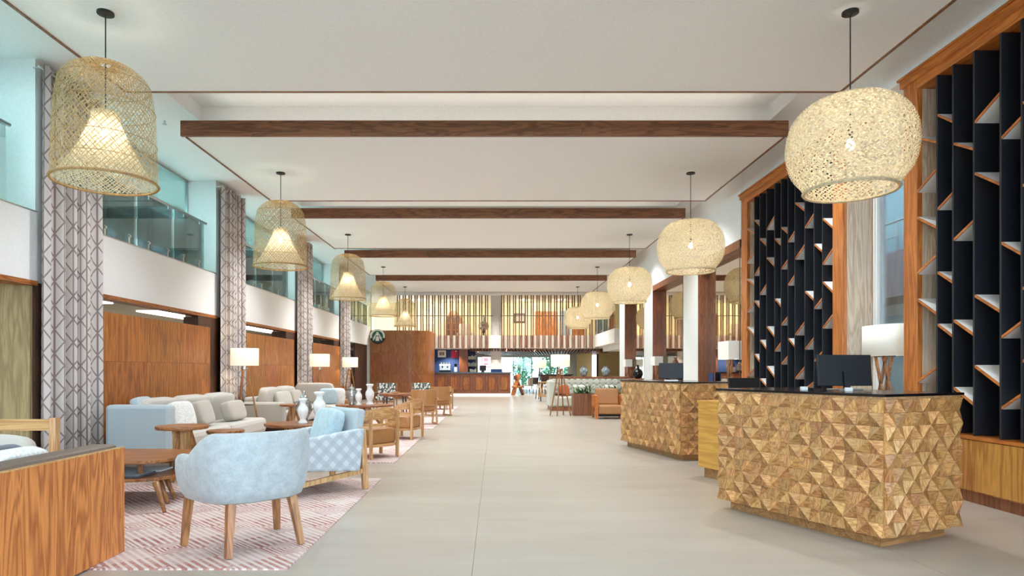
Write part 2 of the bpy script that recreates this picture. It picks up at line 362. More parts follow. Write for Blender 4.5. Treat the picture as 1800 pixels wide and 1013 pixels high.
# ceiling with shallow recesses between the floating panels
NEAR = [-.79+5.12*k for k in range(6)]; FAR = [n+3.6 for n in NEAR]
m = MB(); XL, XR = -4.52, 4.18
m.box(-9.2, XL, -4.6, 38, ZC, ZC+.1); m.box(XR, 7.2, -4.6, 38, ZC, ZC+.1)
ys = -4.6
trays = [(FAR[k]-.5, NEAR[k+1]+.49) for k in range(5)]
for a, b in trays:
    m.box(XL, XR, ys, a, ZC, ZC+.1); ys = b
    m.box(XL, XR, a-.05, b+.05, ZC+.24, ZC+.34)
    m.box(XL, XR, a-.05, a, ZC+.1, ZC+.24); m.box(XL, XR, b, b+.05, ZC+.1, ZC+.24)
    m.box(XL-.05, XL, a, b, ZC+.1, ZC+.24); m.box(XR, XR+.05, a, b, ZC+.1, ZC+.24)
m.box(XL, XR, ys, 38, ZC, ZC+.1)
struct(m.build('ceiling', 'ceil'), 'white ceiling with shallow recesses')
for k, (a, b) in enumerate(trays):
    # cove light strip lying on the panel behind its wooden front
    c = thing('cove_light', f'light strip hidden behind the wooden front of the {ORD[k]} floating ceiling panel', 'light', (0, NEAR[k+1]+.16, ZP+.24), group='cove lights above the panels')
    B('channel', 'ceil', c, (-4.2, 3.9, -.03, .03, -.03, .012))
    lamp('cove_lamp', 'AREA', (-.15, 0, .02), 8, (1, .93, .82), (PI, 0, 0), c, 8.0, .08)

    for i in range(5):           # added spots, unseen in the gaps between panels, that brighten the hall
        t = thing('added_gap_spot', f'added unseen spot in the ceiling gap before the {ORD[k+1]} floating panel, {ORD[i]} across', 'light', (-3.6+1.75*i, (FAR[k]+NEAR[k+1])/2-.1, ZC+.24), group='added spots in the ceiling gaps')
        MB().lathe([(.06, 0), (.06, -.012), (.045, -.012)], 16, caps=False).build('ring', 'signw', t)
        lamp('added_gap_lamp', 'SPOT', (0, 0, -.03), (110, 330, 390, 400, 400)[k]*(1.6 if k > 1 else .95, .8, .5, .7, 1.1)[i], (.9, .955, 1), (0, 0, 0), t, .05, spot=1.9)

# floating ceiling panels
def panel(k):
    n, f = NEAR[k], FAR[k]; L = f-n
    t = thing('ceiling_panel', ('%s floating white ceiling panel from the entrance, edged in dark wood' % ORD[k]), 'ceiling panel', (0, n, ZP), group='floating ceiling panels')
    B('board', 'ceil', t, (-4.5, 4.2, .03, L-.012, 0, .2))
    for x0, x1 in ((-4.585, -2.1), (-2.098, 1.25), (1.252, 4.265)): B('fascia_board', 'walnut', t, (x0, x1, -.02, .03, 0, .226), bevel=.003)
    B('edge_trim', 'walnut', t, (-4.53, -4.5, .03, L, -.012, .21)); B('edge_trim', 'walnut', t, (4.2, 4.23, .03, L, -.012, .21))
    B('edge_trim', 'walnut', t, (-4.5, 4.2, L-.012, L+.012, -.012, .21))
    for x in (-3, 0, 2.8): B('hanger', 'steel', t, (x-.01, x+.01, L/2-.01, L/2+.01, .2, ZC-ZP))
for k in range(6): panel(k)

# ---------------------------------------------------------------- left side: columns, balcony, gallery
YC = [7.92+5.12*k for k in range(-2, 4)]        # near faces of the columns
WL = -5.6
for k, y in enumerate(YC):
    c = struct(B('column_%d' % (k+1), 'white', None, (-6.24, WL-.02, y, y+1.08, 0, ZC)), 'white column on the balcony side')
    B('cladding', 'dark', c, (-6.26, WL-.005, y-.03, y+1.1, 0, 2.36))
    if k < 5:
        y0, y1 = y+1.08, y+5.12
        w = struct(B('wall_balcony_%d' % (k+1), 'white', None, (-5.78, WL, y0, y1, 2.38, 3.22)), 'white balcony front band')
        B('soffit_trim', 'teaky', w, (-5.82, WL+.01, y0, y1, 2.32, 2.38))
        B('sill', 'steel', w, (-5.8, WL+.004, y0, y1, 3.22, 3.235))
        if k != 1: B('return_panel', 'dark', w, (-5.72, WL+.005, y1-.84, y1-.02, 0, 2.33))
struct(B('wall_return', 'oakgreen', None, (-8.9, WL-.03, 7.84, 7.885, 0, 2.36)), 'olive oak veneer wall beside the curtain')
w5 = struct(B('wall_balcony_6', 'white', None, (-5.78, WL, 24.56, 28.95, 2.38, 3.22), (-5.78, WL, 28.75, 28.98, 0, 2.4)), 'cream balcony front by the cafe wall')
B('door_panel', 'dark', w5, (-5.76, -5.7, 26.3, 28.75, 0, 2.38)); B('glazing', 'blue', w5, (-6.6, -6.5, 24.6, 26.5, 0, 1.9))
g = struct(B('floor_gallery', 'cream', None, (-9.2, -5.78, -4.6, 37, 2.62, 2.95)), 'gallery floor')
struct(B('wall_left', 'cream', None, (-9.3, -9.2, -4.6, 46, 0, 2.62)), 'cream corridor wall behind the partitions')
struct(B('wall_gallery_back', 'teal', None, (-9.3, -9.2, -4.6, 37, 2.62, 3.4), (-9.3, -9.2, -4.6, 37, 4.7, ZC+.3), *[(-9.3, -9.2, y, y+.7, 3.4, 4.7) for y in [-4.6+2.56*i for i in range(16)]]), 'pale teal gallery wall with a row of windows')
# gallery glazing between the columns, at the back of the balcony walk
for k in range(1, 6):
    y0, y1 = YC[k]+1.08, (YC[k+1] if k < 5 else 32.4)
    w = sroot('window_%d' % k, 'green tinted gallery glazing')
    n = 3 if k < 5 else 6
    for i in range(n):
        a = y0+(y1-y0)*i/n; b = y0+(y1-y0)*(i+1)/n
        B('pane', 'teal_glass', w, (-6.215, -6.205, a+.012, b-.012, 2.97, ZC-.04))
        B('mullion', 'steel', w, (-6.23, -6.19, b-.012, b+.012, 2.95, ZC))
    B('head_rail', 'steel', w, (-6.24, -6.18, y0, y1, ZC-.04, ZC)); B('door_pull', 'chrome', w, (-6.17, -6.15, y0+1.22, y0+1.24, 3.4, 4.2))
for k in range(1, 5):          # lit ceiling fixtures of gallery and corridor
    y = YC[k]+3.1
    t = thing('gallery_light', f'white ceiling light inside the gallery over bay {ORD[k-1]} from the entrance', 'light', (-7.7, y, ZC-.001), group='gallery lights')
    B('housing', 'ceil', t, (-.3, .3, -1.2, 1.2, -.04, -.002)); lamp('gallery_lamp', 'AREA', (0, 0, -.05), 340, (.9, .99, 1), (0, 0, 0), t, .6, 2.4)
    t = thing('corridor_light', f'bright linear light on the corridor ceiling behind the {ORD[k-1]} wooden partition', 'light', (-7.75, y, 2.62), group='corridor lights')
    B('diffuser', 'tubelight', t, (-.25, .25, -1.7, 1.7, -.03, 0))
# glass balustrades
for k in range(1, 6):
    y0 = YC[k]+1.2; y1 = (YC[k]+4.75) if k < 5 else 28.9
    t = thing('glass_balustrade', f'glass balustrade with steel handrail on the balcony after the {ORD[k-1]} curtain' if k < 5 else 'glass balustrade with steel handrail above the cafe wall', 'balustrade', (-5.69, 0, 3.235), group='balcony balustrades')
    n = 3
    for i in range(n):
        a = y0+(y1-y0)*i/n; b = y0+(y1-y0)*(i+1)/n
        B('glass_panel', 'glass', t, (-.006, .006, a+.012, b-.012, .01, .9))
        for y in (a+.28, b-.28):
            m = MB().box(-.03, .03, y-.022, y+.022, 0, .16); m.tube((.03, y, .13), (.05, y, .13), .02); m.build('clamp', 'chrome', t)
            MB().tube((.03, y, .84), (.03, y, .9), .008).tube((0, y, .84), (.03, y, .84), .008).build('bracket', 'chrome', t)
    MB().tube((.03, y0, .915), (.03, y1, .915), .024, n=12).build('handrail', 'steel', t, smooth=True)

# wooden partitions between the columns
for k in (2, 3, 4):
    y0 = YC[k]+1.02; L = 3.33
    t = thing('wood_partition', 'teak veneer partition %s' % ['behind the grey sofa with the pale blue arm', 'behind the corner sofa, under the second curtain bay', 'behind the second tripod floor lamp'][k-2], 'partition', (-5.4, y0, 0), group='teak partitions')
    B('core', 'dark', t, (-.14, -.02, 0, L, 0, 2.1))
    for i in range(3):
        for z0, z1 in ((.0, .703), (.707, 1.413), (1.417, 2.1)): B('veneer_panel', 'teak', t, (-.02, 0, i*L/3+.002, (i+1)*L/3-.002, z0, z1))
# curtains wrapped on the hall side of each column
def curtain(k):
    y0 = YC[k]
    t = thing('curtain', f'tall {ORD[k-1] if k else "first"} patterned curtain on its column, counting from the entrance', 'curtain', (-5.5, y0-.06, 0), group='patterned column curtains')
    n = 90; W = 1.2; vs = []; fs = []; uv = []; zs = [0.02, 1.0, 2.2, 3.4, 4.4, 5.0]; rnd = random.Random(k); L = 0; px = py = None
    for i in range(n+1):
        s = i/n; y = W*s; ph = s*2*PI*5+.7*math.sin(3*s+k)
        x = .065*math.sin(ph)+.03*math.sin(2.3*ph+k)
        if px is not None: L += math.hypot(x-px, y-py)
        px, py = x, y
        for z in zs:
            fl_ = 1+.12*(1-z/5); vs.append((x*fl_, W/2+(y-W/2)*(1+.05*(1-z/5)), z)); uv.append((L, z))
    q = len(zs)
    for i in range(n):
        for j in range(q-1): fs.append((i*q+j, (i+1)*q+j, (i+1)*q+j+1, i*q+j+1))
    me = bpy.data.meshes.new('fabric'); me.from_pydata(vs, [], fs); me.materials.append(M['curtain'])
    ul = me.uv_layers.new(name='UVMap')
    for lp in me.loops: ul.data[lp.index].uv = uv[lp.vertex_index]
    me.polygons.foreach_set('use_smooth', [True]*len(me.polygons))
    o = bpy.data.objects.new('fabric', me); COL.objects.link(o); o.parent = t
    so = o.modifiers.new('thick', 'SOLIDIFY'); so.thickness = .004
    MB().tube((0, -.05, 4.96), (0, W+.05, 4.96), .014).build('rod', 'steel', t, smooth=True)
    for i in range(7): MB().lathe([(.034, -.008), (.04, 0), (.034, .008)], 14, caps=False).build('eyelet', 'chrome', t, loc=(.0, .1+i*.165, 4.96)).rotation_euler.x = PI/2
    for y in (.0, W): B('bracket', 'steel', t, (-.1, .012, y-.01, y+.01, 4.95, 4.97))
for k in range(2, 6): curtain(k)
for o in list(COL.objects):
    if o.name.startswith('curtain'):
        i = round((o.location.y+.06-7.92)/5.12)
        o['label'] = ['grey patterned curtain nearest the camera, partly behind the domed cane lamp', 'grey patterned curtain between the two grey sofas', 'grey patterned curtain behind the corner sofa', 'grey patterned curtain closest to the cafe wall'][i]

# ---------------------------------------------------------------- right side
WR = 4.65
m = MB()
m.box(WR+.03, WR+.5, -4.6, 12.32, 4.62, ZC)                       # over the shelving
m.box(WR, WR+.5, 12.3, 24.3, 3.78, ZC)                            # over the niches
for a, b in ((14.9, 16.06), (19.2, 20.3), (23.35, 24.3)): m.box(WR, WR+.5, a, b, 0, 3.78)
m.box(5.06, 5.2, 8.66, 12.32, 0, 4.62); m.box(5.06, 5.2, 3.3, 7.4, 0, 4.62); m.box(5.06, 5.2, 7.4, 8.66, 3.75, 4.62); m.box(5.06, 5.2, 12.32, 24.3, 0, 3.78)
struct(m.build('wall_right', 'white'), 'white wall with niches behind the reception desks')
for i, (a, b) in enumerate(((12.32, 14.9), (16.06, 19.2), (20.3, 23.35))):
    t = thing('mirror_niche', ['wood lined mirror niche beside the black shelving', 'wood lined mirror niche between the white piers', 'wood lined mirror niche at the far end of the right wall'][i], 'mirror', (WR, a, 0), group='mirrored niches'); L = b-a
    B('mirror', 'mirror', t, (.2, .21, .02, L-.03, .95, 3.62)); B('lining', 'redwood', t, (.0, .4, L-.03, L, 0, 3.76))
    if i: B('lining', 'redwood', t, (0, .4, 0, .02, 0, 3.76))
    B('head_lining', 'redwood', t, (-.005, .4, .02, L-.03, 3.62, 3.78)); B('edge_trim', 'dark', t, (-.006, .0, -.0, .03, 0, 3.76))
# window between the two shelving units
w = sroot('window_6', 'tall window between the shelving units')
for a, b in ((7.4, 8.02), (8.04, 8.66)): B('pane', 'sky_glass', w, (5.12, 5.13, a, b, .05, 3.72))
B('frame', 'white', w, (5.08, 5.18, 7.36, 7.4, 0, 3.75), (5.08, 5.18, 8.02, 8.05, 0, 3.75), (5.08, 5.18, 8.64, 8.68, 0, 3.75), (5.08, 5.18, 7.36, 8.68, 3.7, 3.75))
# neighbouring wing outside that window
e = thing('neighbouring_wing', 'pale building wing with violet balcony band seen through the tall window', 'building', (9.6, 0, 0))
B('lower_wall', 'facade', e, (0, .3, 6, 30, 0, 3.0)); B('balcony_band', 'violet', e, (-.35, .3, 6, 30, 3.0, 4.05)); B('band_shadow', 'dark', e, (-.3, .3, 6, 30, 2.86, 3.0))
B('upper_wall', 'tealp', e, (.2, .3, 6, 30, 4.05, 6.6)); B('roof_edge', 'rose', e, (-.3, .3, 6, 30, 6.6, 7.2))
for y in range(7, 30, 2): B('window_post', 'facade', e, (.1, .2, y, y+.28, 4.05, 6.6))
for y in range(7, 30, 2): B('ground_window', 'tealp', e, (-.02, 0, y+.3, y+1.6, .6, 2.6))
MB().tube((-.3, 6, 4.75), (-.3, 30, 4.75), .025).tube((-.3, 6, 4.4), (-.3, 30, 4.4), .015).build('balcony_rail', 'steel', e)
for y in range(7, 30): B('baluster', 'steel', e, (-.315, -.285, y, y+.03, 4.05, 4.75))
struct(B('ground', 'paving', None, (5.2, 30, -30, 60, -.35, -.05)), 'paving outside')
w = sroot('window_9', 'side glazing beside the entrance, behind the camera')
for i in range(5): B('frame_post', 'white', w, (5.08, 5.18, -4.6+1.95*i, -4.5+1.95*i, 0, 4.62))
for i in range(4): B('pane', 'sky_glass', w, (5.12, 5.13, -4.5+1.95*i, -2.65+1.95*i, 0, 4.62))
# right wall beyond the niches and the side balcony
struct(B('wall_far_right', 'cream', None, (7.2, 7.3, 24.3, 37, 0, ZC), (5.15, 7.2, 24.2, 24.3, 0, ZC)), 'cream side wall')
w = struct(B('wall_side_balcony', 'white', None, (4.95, 7.2, 27.0, 32.3, 2.42, 3.02), (5.35, 7.2, 27.5, 32.3, 2.2, 2.42)), 'white side balcony')
t = thing('glass_balustrade', 'short glass balustrade on the white side balcony beside the slatted screen', 'balustrade', (5.0, 27.05, 3.02), group='balcony balustrades')
for i in range(3): B('glass_panel', 'teal_glass', t, (-.006, .006, .05+i*1.7, 1.7+i*1.7, .02, .95))
MB().tube((0, 0, .97), (0, 5.1, .97), .024).build('handrail', 'steel', t)
for i in range(4): B('clamp', 'chrome', t, (-.03, .03, .06+i*1.65, .11+i*1.65, 0, .16))

# ---------------------------------------------------------------- entrance front behind the camera
w = sroot('wall_entrance', 'glazed entrance front behind the camera')
B('frame', 'white', w, (-9.2, 5.2, -4.7, -4.5, 4.8, 5.4), *[(x-.06, x+.06, -4.7, -4.55, 0, 4.8) for x in (-9.1, -6.2, -3.6, -1.1, 1.4, 3.9)], (5.0, 5.2, -4.7, -4.5, 0, 5.4))
for a, b in ((-9.04, -6.26), (-6.14, -3.66), (-3.54, -1.16), (-1.04, 1.34), (1.46, 3.84), (3.96, 5.0)): B('pane', 'sky_glass', w, (a, b, -4.63, -4.62, 0, 4.8))
struct(B('ground_entrance', 'paving', None, (-30, 30, -40, -5.2, -.35, -.05)), 'paving before the entrance')

# ---------------------------------------------------------------- far end: mezzanine
struct(B('wall_mezzanine', 'cream', None, (-5.6, 5.36, YF, YF+.12, 2.38, 3.02)), 'cream parapet of the mezzanine')
struct(B('floor_mezzanine', 'cream', None, (-9.2, 7.2, YF+.12, 37, 2.45, 2.7)), 'mezzanine floor')
struct(B('wall_mezzanine_back', 'lime', None, (-9.2, 7.2, 36.9, 37, 2.7, ZC)), 'lime plaster wall behind the slats')
struct(B('column_mid', 'white', None, (-.24, .31, 33.0, 33.5, 0, ZC)), 'white pier beside the cafe bar')
struct(B('trim_mezzanine', 'ceil', None, (-5.6, 5.36, YF-.14, YF+.05, 5.02, ZC)), 'ceiling channel holding the slats')
mezz_lamps = []
for i, x in enumerate((-4.2, -2.2, 1.6, 3.6)):
    t = thing('track_spot', f'small ceiling spotlight on the mezzanine, {ORD[i]} of four', 'light', (x, 34.5, ZC), group='mezzanine spotlights')
    MB().tube((0, 0, 0), (0, 0, -.12), .05).build('housing', 'signw', t); lamp('spot_lamp', 'SPOT', (0, .04, -.14), 260, (1, .93, .74), (1.0, 0, 0), t, .06, spot=2.1)
slat_me = None
for nm, p0, p1 in (('dark wooden slat screen hanging over the cafe bar', 697, 866), ('dark wooden slat screen hanging beside the white pier', 880, 1058)):
    t = thing('slat_screen', nm, 'screen', (0, YF-.09, 2.38), group='mezzanine slat screens')
    px = p0+2.
    while px < p1-3:
        for dx in (0, 3.7):
            x = (px+dx-871)/F*YF
            if slat_me is None: o = B('slat', 'walnutz', t, (-.028, .028, -.03, .05, 0, 2.68)); slat_me = o.data
            else: o = bpy.data.objects.new('slat', slat_me); COL.objects.link(o); o.parent = t
            o.location.x = x
        px += 10.3
    x0, x1 = (p0-871)/F*YF, (p1-871)/F*YF
    B('cross_rail', 'blackm', t, (x0, x1, .06, .085, 1.6, 1.63))
for i in range(6):  # added spots, hidden behind the last panel, to brighten the far end
    t = thing('added_far_spot', f'added unseen ceiling spot before the slat screens, {ORD[i]} across', 'light', (-4.6+1.75*i, 30.2, ZC), group='added spots before the slat screens')
    MB().lathe([(.06, 0), (.06, -.012), (.045, -.012)], 16, caps=False).build('ring', 'signw', t)
    lamp('added_far_lamp', 'SPOT', (0, 0, -.03), 330, (1, .96, .9), (0, 0, 0), t, .05, spot=2.5)
# cafe wall with rounded corner, veneered in three rows
w = sroot('wall_cafe', 'curved walnut veneer wall of the cafe')
path = [(-5.58, 28.9), (-4.75, 28.9), (-3.9, 28.9)]; arc = [(-3.9+.95*math.sin(a), 29.85-.95*math.cos(a)) for a in [PI/2*i/10 for i in range(11)]]
def wallpiece(pts, z0, z1):
    poly = list(pts)+[(x-.06 if x > -3.1 else x, y+.06) for x, y in reversed(pts)]
    MB().prism(poly, z0, z1).build('veneer_panel', 'cafe', w)
for z0, z1 in ((0.0, 1.066), (1.072, 2.056), (2.062, 3.05)):
    wallpiece([(-5.58, 28.9), (-4.753, 28.9)], z0, z1); wallpiece([(-4.747, 28.9), (-3.903, 28.9)], z0, z1); wallpiece(arc, z0, z1)
    wallpiece([(-2.95, 29.855), (-2.95, 31.4)], z0, z1)
MB().prism([(-5.56, 28.97), (-3.9, 28.97), (-3.2, 29.3), (-3.03, 29.9), (-3.03, 31.38), (-5.56, 31.38)], 0, 3.04).build('core', 'dark', w)
# underside of the mezzanine: slatted ceiling, back rooms, garden front
t = thing('slatted_ceiling', 'diagonal striped slat ceiling under the mezzanine behind the cafe bar', 'slat ceiling', (0, 32.8, 2.16))
for i in range(46):
    a = MB().bar((-1.3+i*.16, 0, .14), (-1.3+i*.16+.9, 9.6, .14), .06, .12).build('slat', 'walnutz', t)
struct(B('ceiling_cafe', 'ceil', None, (-9.2, 7.2, YF+.12, 43.2, 2.37, 2.44)), 'white ceiling over the cafe')
struct(B('wall_cafe_back', 'blue', None, (-3.4, -1.05, 34.3, 34.4, 0, 2.37)), 'navy wall behind the bar')
struct(B('wall_olive', 'olive', None, (4.85, 5.65, 37.9, 38, 0, 2.37), (5.75, 7.2, 36.2, 36.3, 0, 2.37), (4.75, 4.85, 37.9, 43, 0, 2.37)), 'olive plaster wall near the garden front')
struct(B('door_1', 'dark', None, (5.65, 5.78, 36.25, 36.35, 0, 2.2)), 'dark door edge')
w = sroot('window_7', 'wide garden front at the far end of the hall')
for i in range(5):
    a = -1.2+i*1.2; B('pane', 'sky_glass', w, (a+.03, a+1.17, 43.1, 43.11, .05, 2.1)); B('mullion', 'white', w, (a-.03, a+.03, 43.06, 43.16, 0, 2.15))
B('head', 'white', w, (-1.2, 4.8, 43.05, 43.2, 2.12, 2.37)); B('mullion', 'dark', w, (4.05, 4.13, 43.0, 43.1, 0, 2.15)); B('side_wall', 'cream', w, (-9.2, -1.2, 43.05, 43.2, 0, 2.37))
struct(B('ground_garden', 'paving', None, (-20, 20, 43.2, 80, -.35, -.05)), 'terrace outside the garden front')
e = thing('terrace_building', 'white arcade building across the terrace beyond the garden front', 'building', (-.6, 52, 0))
B('wall', 'facade', e, (-6, 1.9, 0, .4, 0, 7)); B('arch_pier', 'facade', e, (3.6, 4.2, 0, .4, 0, 7)); B('door_panel', 'rose', e, (-.6, 1.2, -.04, 0, 0, 1.0)); B('window', 'tealp', e, (-.3, 1.0, -.04, 0, 1.3, 2.6))
for i in range(6):                        # cafe downlights
    t = thing('downlight', f'small recessed downlight under the mezzanine, {ORD[i]} across', 'light', (-2.4+i*1.5, 33.6+.9*(i % 2), 2.37), group='cafe downlights')
    MB().lathe([(.06, 0), (.06, -.012), (.045, -.012)], 16, caps=False).build('ring', 'signw', t); MB().lathe([(.045, -.006), (.001, -.006)], 16, caps=False).build('lens', 'bulb', t)
    lamp('downlight_lamp', 'SPOT', (0, 0, -.03), 260, (1, .88, .7), (0, 0, 0), t, .04, spot=2.2)

# ================================================================== SHELVING BEHIND RECEPTION
def zof(py, y): return HC+(650-py)/F*y
def shelf_board(t, y0, z0, y1, z1, x1=.36):
    """tilted board between two uprights, front edge banded in cedar"""
    m = MB(); th = .026
    vs = [(x, y, z+dz) for dz in (-th, 0) for (y, z) in ((y0, z0), (y1, z1)) for x in (0.0, .012, x1)]
    # per level: 0,1,2 at y0 ; 3,4,5 at y1
    m.add(vs, [(0, 3, 4, 1), (1, 4, 5, 2), (6, 7, 10, 9), (7, 8, 11, 10), (0, 6, 9, 3), (2, 5, 11, 8), (0, 1, 7, 6), (1, 2, 8, 7), (3, 9, 10, 4), (4, 10, 11, 5)])
    m.mi = [1, 0, 1, 0, 1, 0, 1, 0, 1, 0]
    return m.build('slanted_shelf', ['white', 'orangey'], t)
def shelving(label, cab_label, ya, yb, post_w, fins, boards, show_near):
    """ya near end, yb far end; fins = y of uprights far to near; boards = per gap (far to near) list of (py_left, py_right)"""
    t = thing('shelving_unit', label, 'shelving', (WR, 0, 0), group='black shelving units')
    L = yb-ya
    B('far_post', 'orange', t, (-.0, .06, yb-post_w, yb, 0, 4.5), bevel=.004); B('near_post', 'orange', t, (0, .06, ya, ya+post_w, 0, 4.5), bevel=.004)
    B('end_panel', 'pale', t, (.06, .4, yb-post_w, yb, 0, 4.5)); B('end_panel', 'pale', t, (.06, .4, ya, ya+post_w, 0, 4.5))
    B('header', 'orangey', t, (-.0, .4, ya+post_w, yb-post_w, 4.4, 4.5)); B('crown', 'orangey', t, (-.03, .42, ya-.03, yb+.03, 4.5, 4.585), bevel=.006); B('crown_lip', 'orangey', t, (-.05, .42, ya-.05, yb+.05, 4.585, 4.61))
    B('back_panel', 'black', t, (.385, .4, ya+post_w, yb-post_w, .65, 4.4))
    for y in fins: B('upright', 'black', t, (-.002, .36, y-.022, y, .655, 4.4), bevel=.002)
    edges = [yb-post_w]+list(fins)+[ya+post_w]
    for i, lst in enumerate(boards):
        y0, y1 = edges[i], edges[i+1]
        if i < len(edges)-2 or True:
            for a, b in lst: shelf_board(t, y0-(.022 if i else 0), zof(a, y0), y1, zof(b, y1))
    W = L-2*post_w; o = ya+post_w; n = round(W/.86)
    c = B('base_cabinet', 'door', t, (.0, .36, o, o+W, .11, .62)); B('plinth', 'redwood', c, (.015, .36, o, o+W, 0, .11)); B('top', 'orangey', c, (-.028, .36, o, o+W, .62, .648))
    for i in range(n): B('door', 'door', c, (-.022, -.002, o+i*W/n+.003, o+(i+1)*W/n-.003, .125, .612), bevel=.002)
S5 = 5.065; A = lambda v: 290+v/S5; Bz = lambda v: 490+v/S5
f2 = [5301/(290*0+1290+v/S5-871) for v in (180, 228, 288, 360, 418, 478, 540, 628, 710, 785)]
b2 = [[(A(565), A(605)), (A(868), A(775)), (Bz(0), Bz(50)), (Bz(290), Bz(205)), (Bz(428), Bz(500)), (Bz(860), Bz(800))],
 [(A(490), A(535)), (A(978), A(900)), (Bz(195), Bz(250)), (Bz(670), Bz(735))],
 [(A(655), A(712)), (Bz(135), Bz(45)), (Bz(545), Bz(618)), (Bz(888), Bz(950))],
 [(A(570), A(450)), (A(825), A(895)), (Bz(425), Bz(510)), (Bz(778), Bz(870))],
 [(A(655), A(708)), (Bz(178), Bz(240)), (Bz(637), Bz(565))],
 [(A(555), A(602)), (A(920), A(840)), (Bz(405), Bz(333)), (Bz(752), Bz(685))],
 [(A(678), A(585)), (Bz(50), Bz(-38)), (Bz(532), Bz(598))],
 [(A(337), A(400)), (A(832), A(705)), (Bz(492), Bz(380)), (Bz(882), Bz(782))],
 [(A(553), A(430)), (Bz(112), Bz(185)), (Bz(618), Bz(522)), (Bz(975), Bz(915))],
 [(A(705), A(765)), (Bz(257), Bz(168)), (Bz(724), Bz(645))],
 [(A(478), A(552)), (A(877), A(740)), (Bz(28), Bz(112)), (Bz(430), Bz(315))]]
shelving('black slatted shelving with cedar frame behind the computer monitors', 'low wooden cabinet under the shelving behind the far monitors', 8.69, 12.26, .26, f2, b2, True)
C3 = lambda v: v/3.896; C4 = lambda v: 240+v/3.896; C5 = lambda v: 480+v/3.377
f1 = [6.844, 6.605, 6.316, 5.983, 5.742, 5.45, 5.2, 4.9, 4.62, 4.3, 4.05]
b1 = [[(C3(935), C3(965)), (C4(370), C4(215)), (C4(550), C4(615)), (C4(930), C4(805)), (C5(152), C5(235)), (C5(640), C5(555))],
 [(C3(787), C3(825)), (C4(492), C4(380)), (C4(927), C4(990)), (C5(302), C5(368))],
 [(C3(982), C3(1013)), (C4(702), C4(570)), (C5(278), C5(358)), (C5(677), C5(772))],
 [(C3(832), C3(628)), (C4(250), C4(318)), (C5(130), C5(220)), (C5(547), C5(660))],
 [(C3(940), C3(795)), (C4(725), C4(795)), (C5(373), C5(285)), (C5(793), C5(715))],
 [(C3(700), C3(760)), (C4(330), C4(290)), (C5(85), C5(40)), (C5(515), C5(450))]]
rr = random.Random(3)
for _ in range(6): b1.append([(p, p+rr.choice((-40, 45))) for p in (200+rr.random()*60, 420+rr.random()*60, 600+rr.random()*60)])
shelving('tall black slatted shelving with cedar frame, cut off by the picture edge', 'low wooden cabinet with wide doors beside the front reception desk', 3.5, 7.39, .235, f1, b1, True)

# ================================================================== RECEPTION DESKS
def facet_mesh():
    s = .1; h = .03; e = .0008
    vs = [(e, 0, e), (s-e, 0, e), (s-e, 0, s-e), (e, 0, s-e), (e, -.004, e), (s-e, -h, e), (s-e, -.004, s-e), (e, -h, s-e)]
    m = MB(); m.add([(x-s/2, y, z-s/2) for x, y, z in vs], [(0, 1, 2, 3), (4, 7, 5), (5, 7, 6), (0, 4, 5, 1), (1, 5, 6, 2), (2, 6, 7, 3), (3, 7, 4, 0)]); m.mi = [0, 0, 1, 0, 1, 1, 0]
    return m
facet_me = None
def desk(label, C, ang, nf, ns, group='reception desks'):
    """C = near corner; front runs from C along local +y reversed; local frame: x along side face (away), y along front"""
    global facet_me
    t = thing('reception_desk', label, 'reception desk', (C[0], C[1], 0), ang, group)
    LF, LS = nf*.1, ns*.1; rnd = random.Random(nf)
    B('plinth', 'plinth', t, (.07, LS-.07, .07, LF-.07, 0, .085)); B('carcass', 'gold', t, (.001, LS-.001, .001, LF-.001, .085, 1.10))
    B('upper_rail', 'ash', t, (-.008, LS+.008, -.008, LF+.008, 1.087, 1.103)); B('counter_top', 'granite', t, (-.025, LS+.025, -.025, LF+.025, 1.103, 1.123), bevel=.003)
    for face, n in (('f', nf), ('s', ns)):
        for i in range(n):
            for j in range(10):
                if facet_me is None: o = facet_mesh().build('facet_tile', ['facet', 'facetb'], t); facet_me = o.data
                else: o = bpy.data.objects.new('facet_tile', facet_me); COL.objects.link(o); o.parent = t
                q = ((i+j) % 2)*PI/2+PI*rnd.randint(0, 1)
                if face == 'f': M4 = Matrix.Translation((0, (i+.5)*.1, .087+(j+.5)*.1)) @ Matrix.Rotation(-PI/2, 4, 'Z') @ Matrix.Rotation(q, 4, 'Y')
                else: M4 = Matrix.Translation(((i+.5)*.1, 0, .087+(j+.5)*.1)) @ Matrix.Rotation(q, 4, 'Y')
                o.matrix_local = M4
    return t
A1 = math.atan2(.68, 1.45)
desk('wood faceted reception desk nearest the camera, with a wide monitor', (2.79, 4.66), A1, 16, 9)
A2 = math.atan2(.47, 2.0)
desk('wood faceted reception desk further back, in front of the mirror niches', (2.63, 9.2), A2, 20, 9)
# low golden counter between the two desks
t = thing('low_counter', 'plain golden wood low counter between the two faceted desks', 'counter', (2.47, 7.9, 0), A1, 'reception desks')
B('body', 'gold', t, (0, .75, -1.35, 0, .12, .9)); B('plinth', 'plinth', t, (.05, .7, -1.3, -.05, 0, .12)); B('counter_top', 'gold', t, (-.01, .76, -1.36, .01, .9, .925))
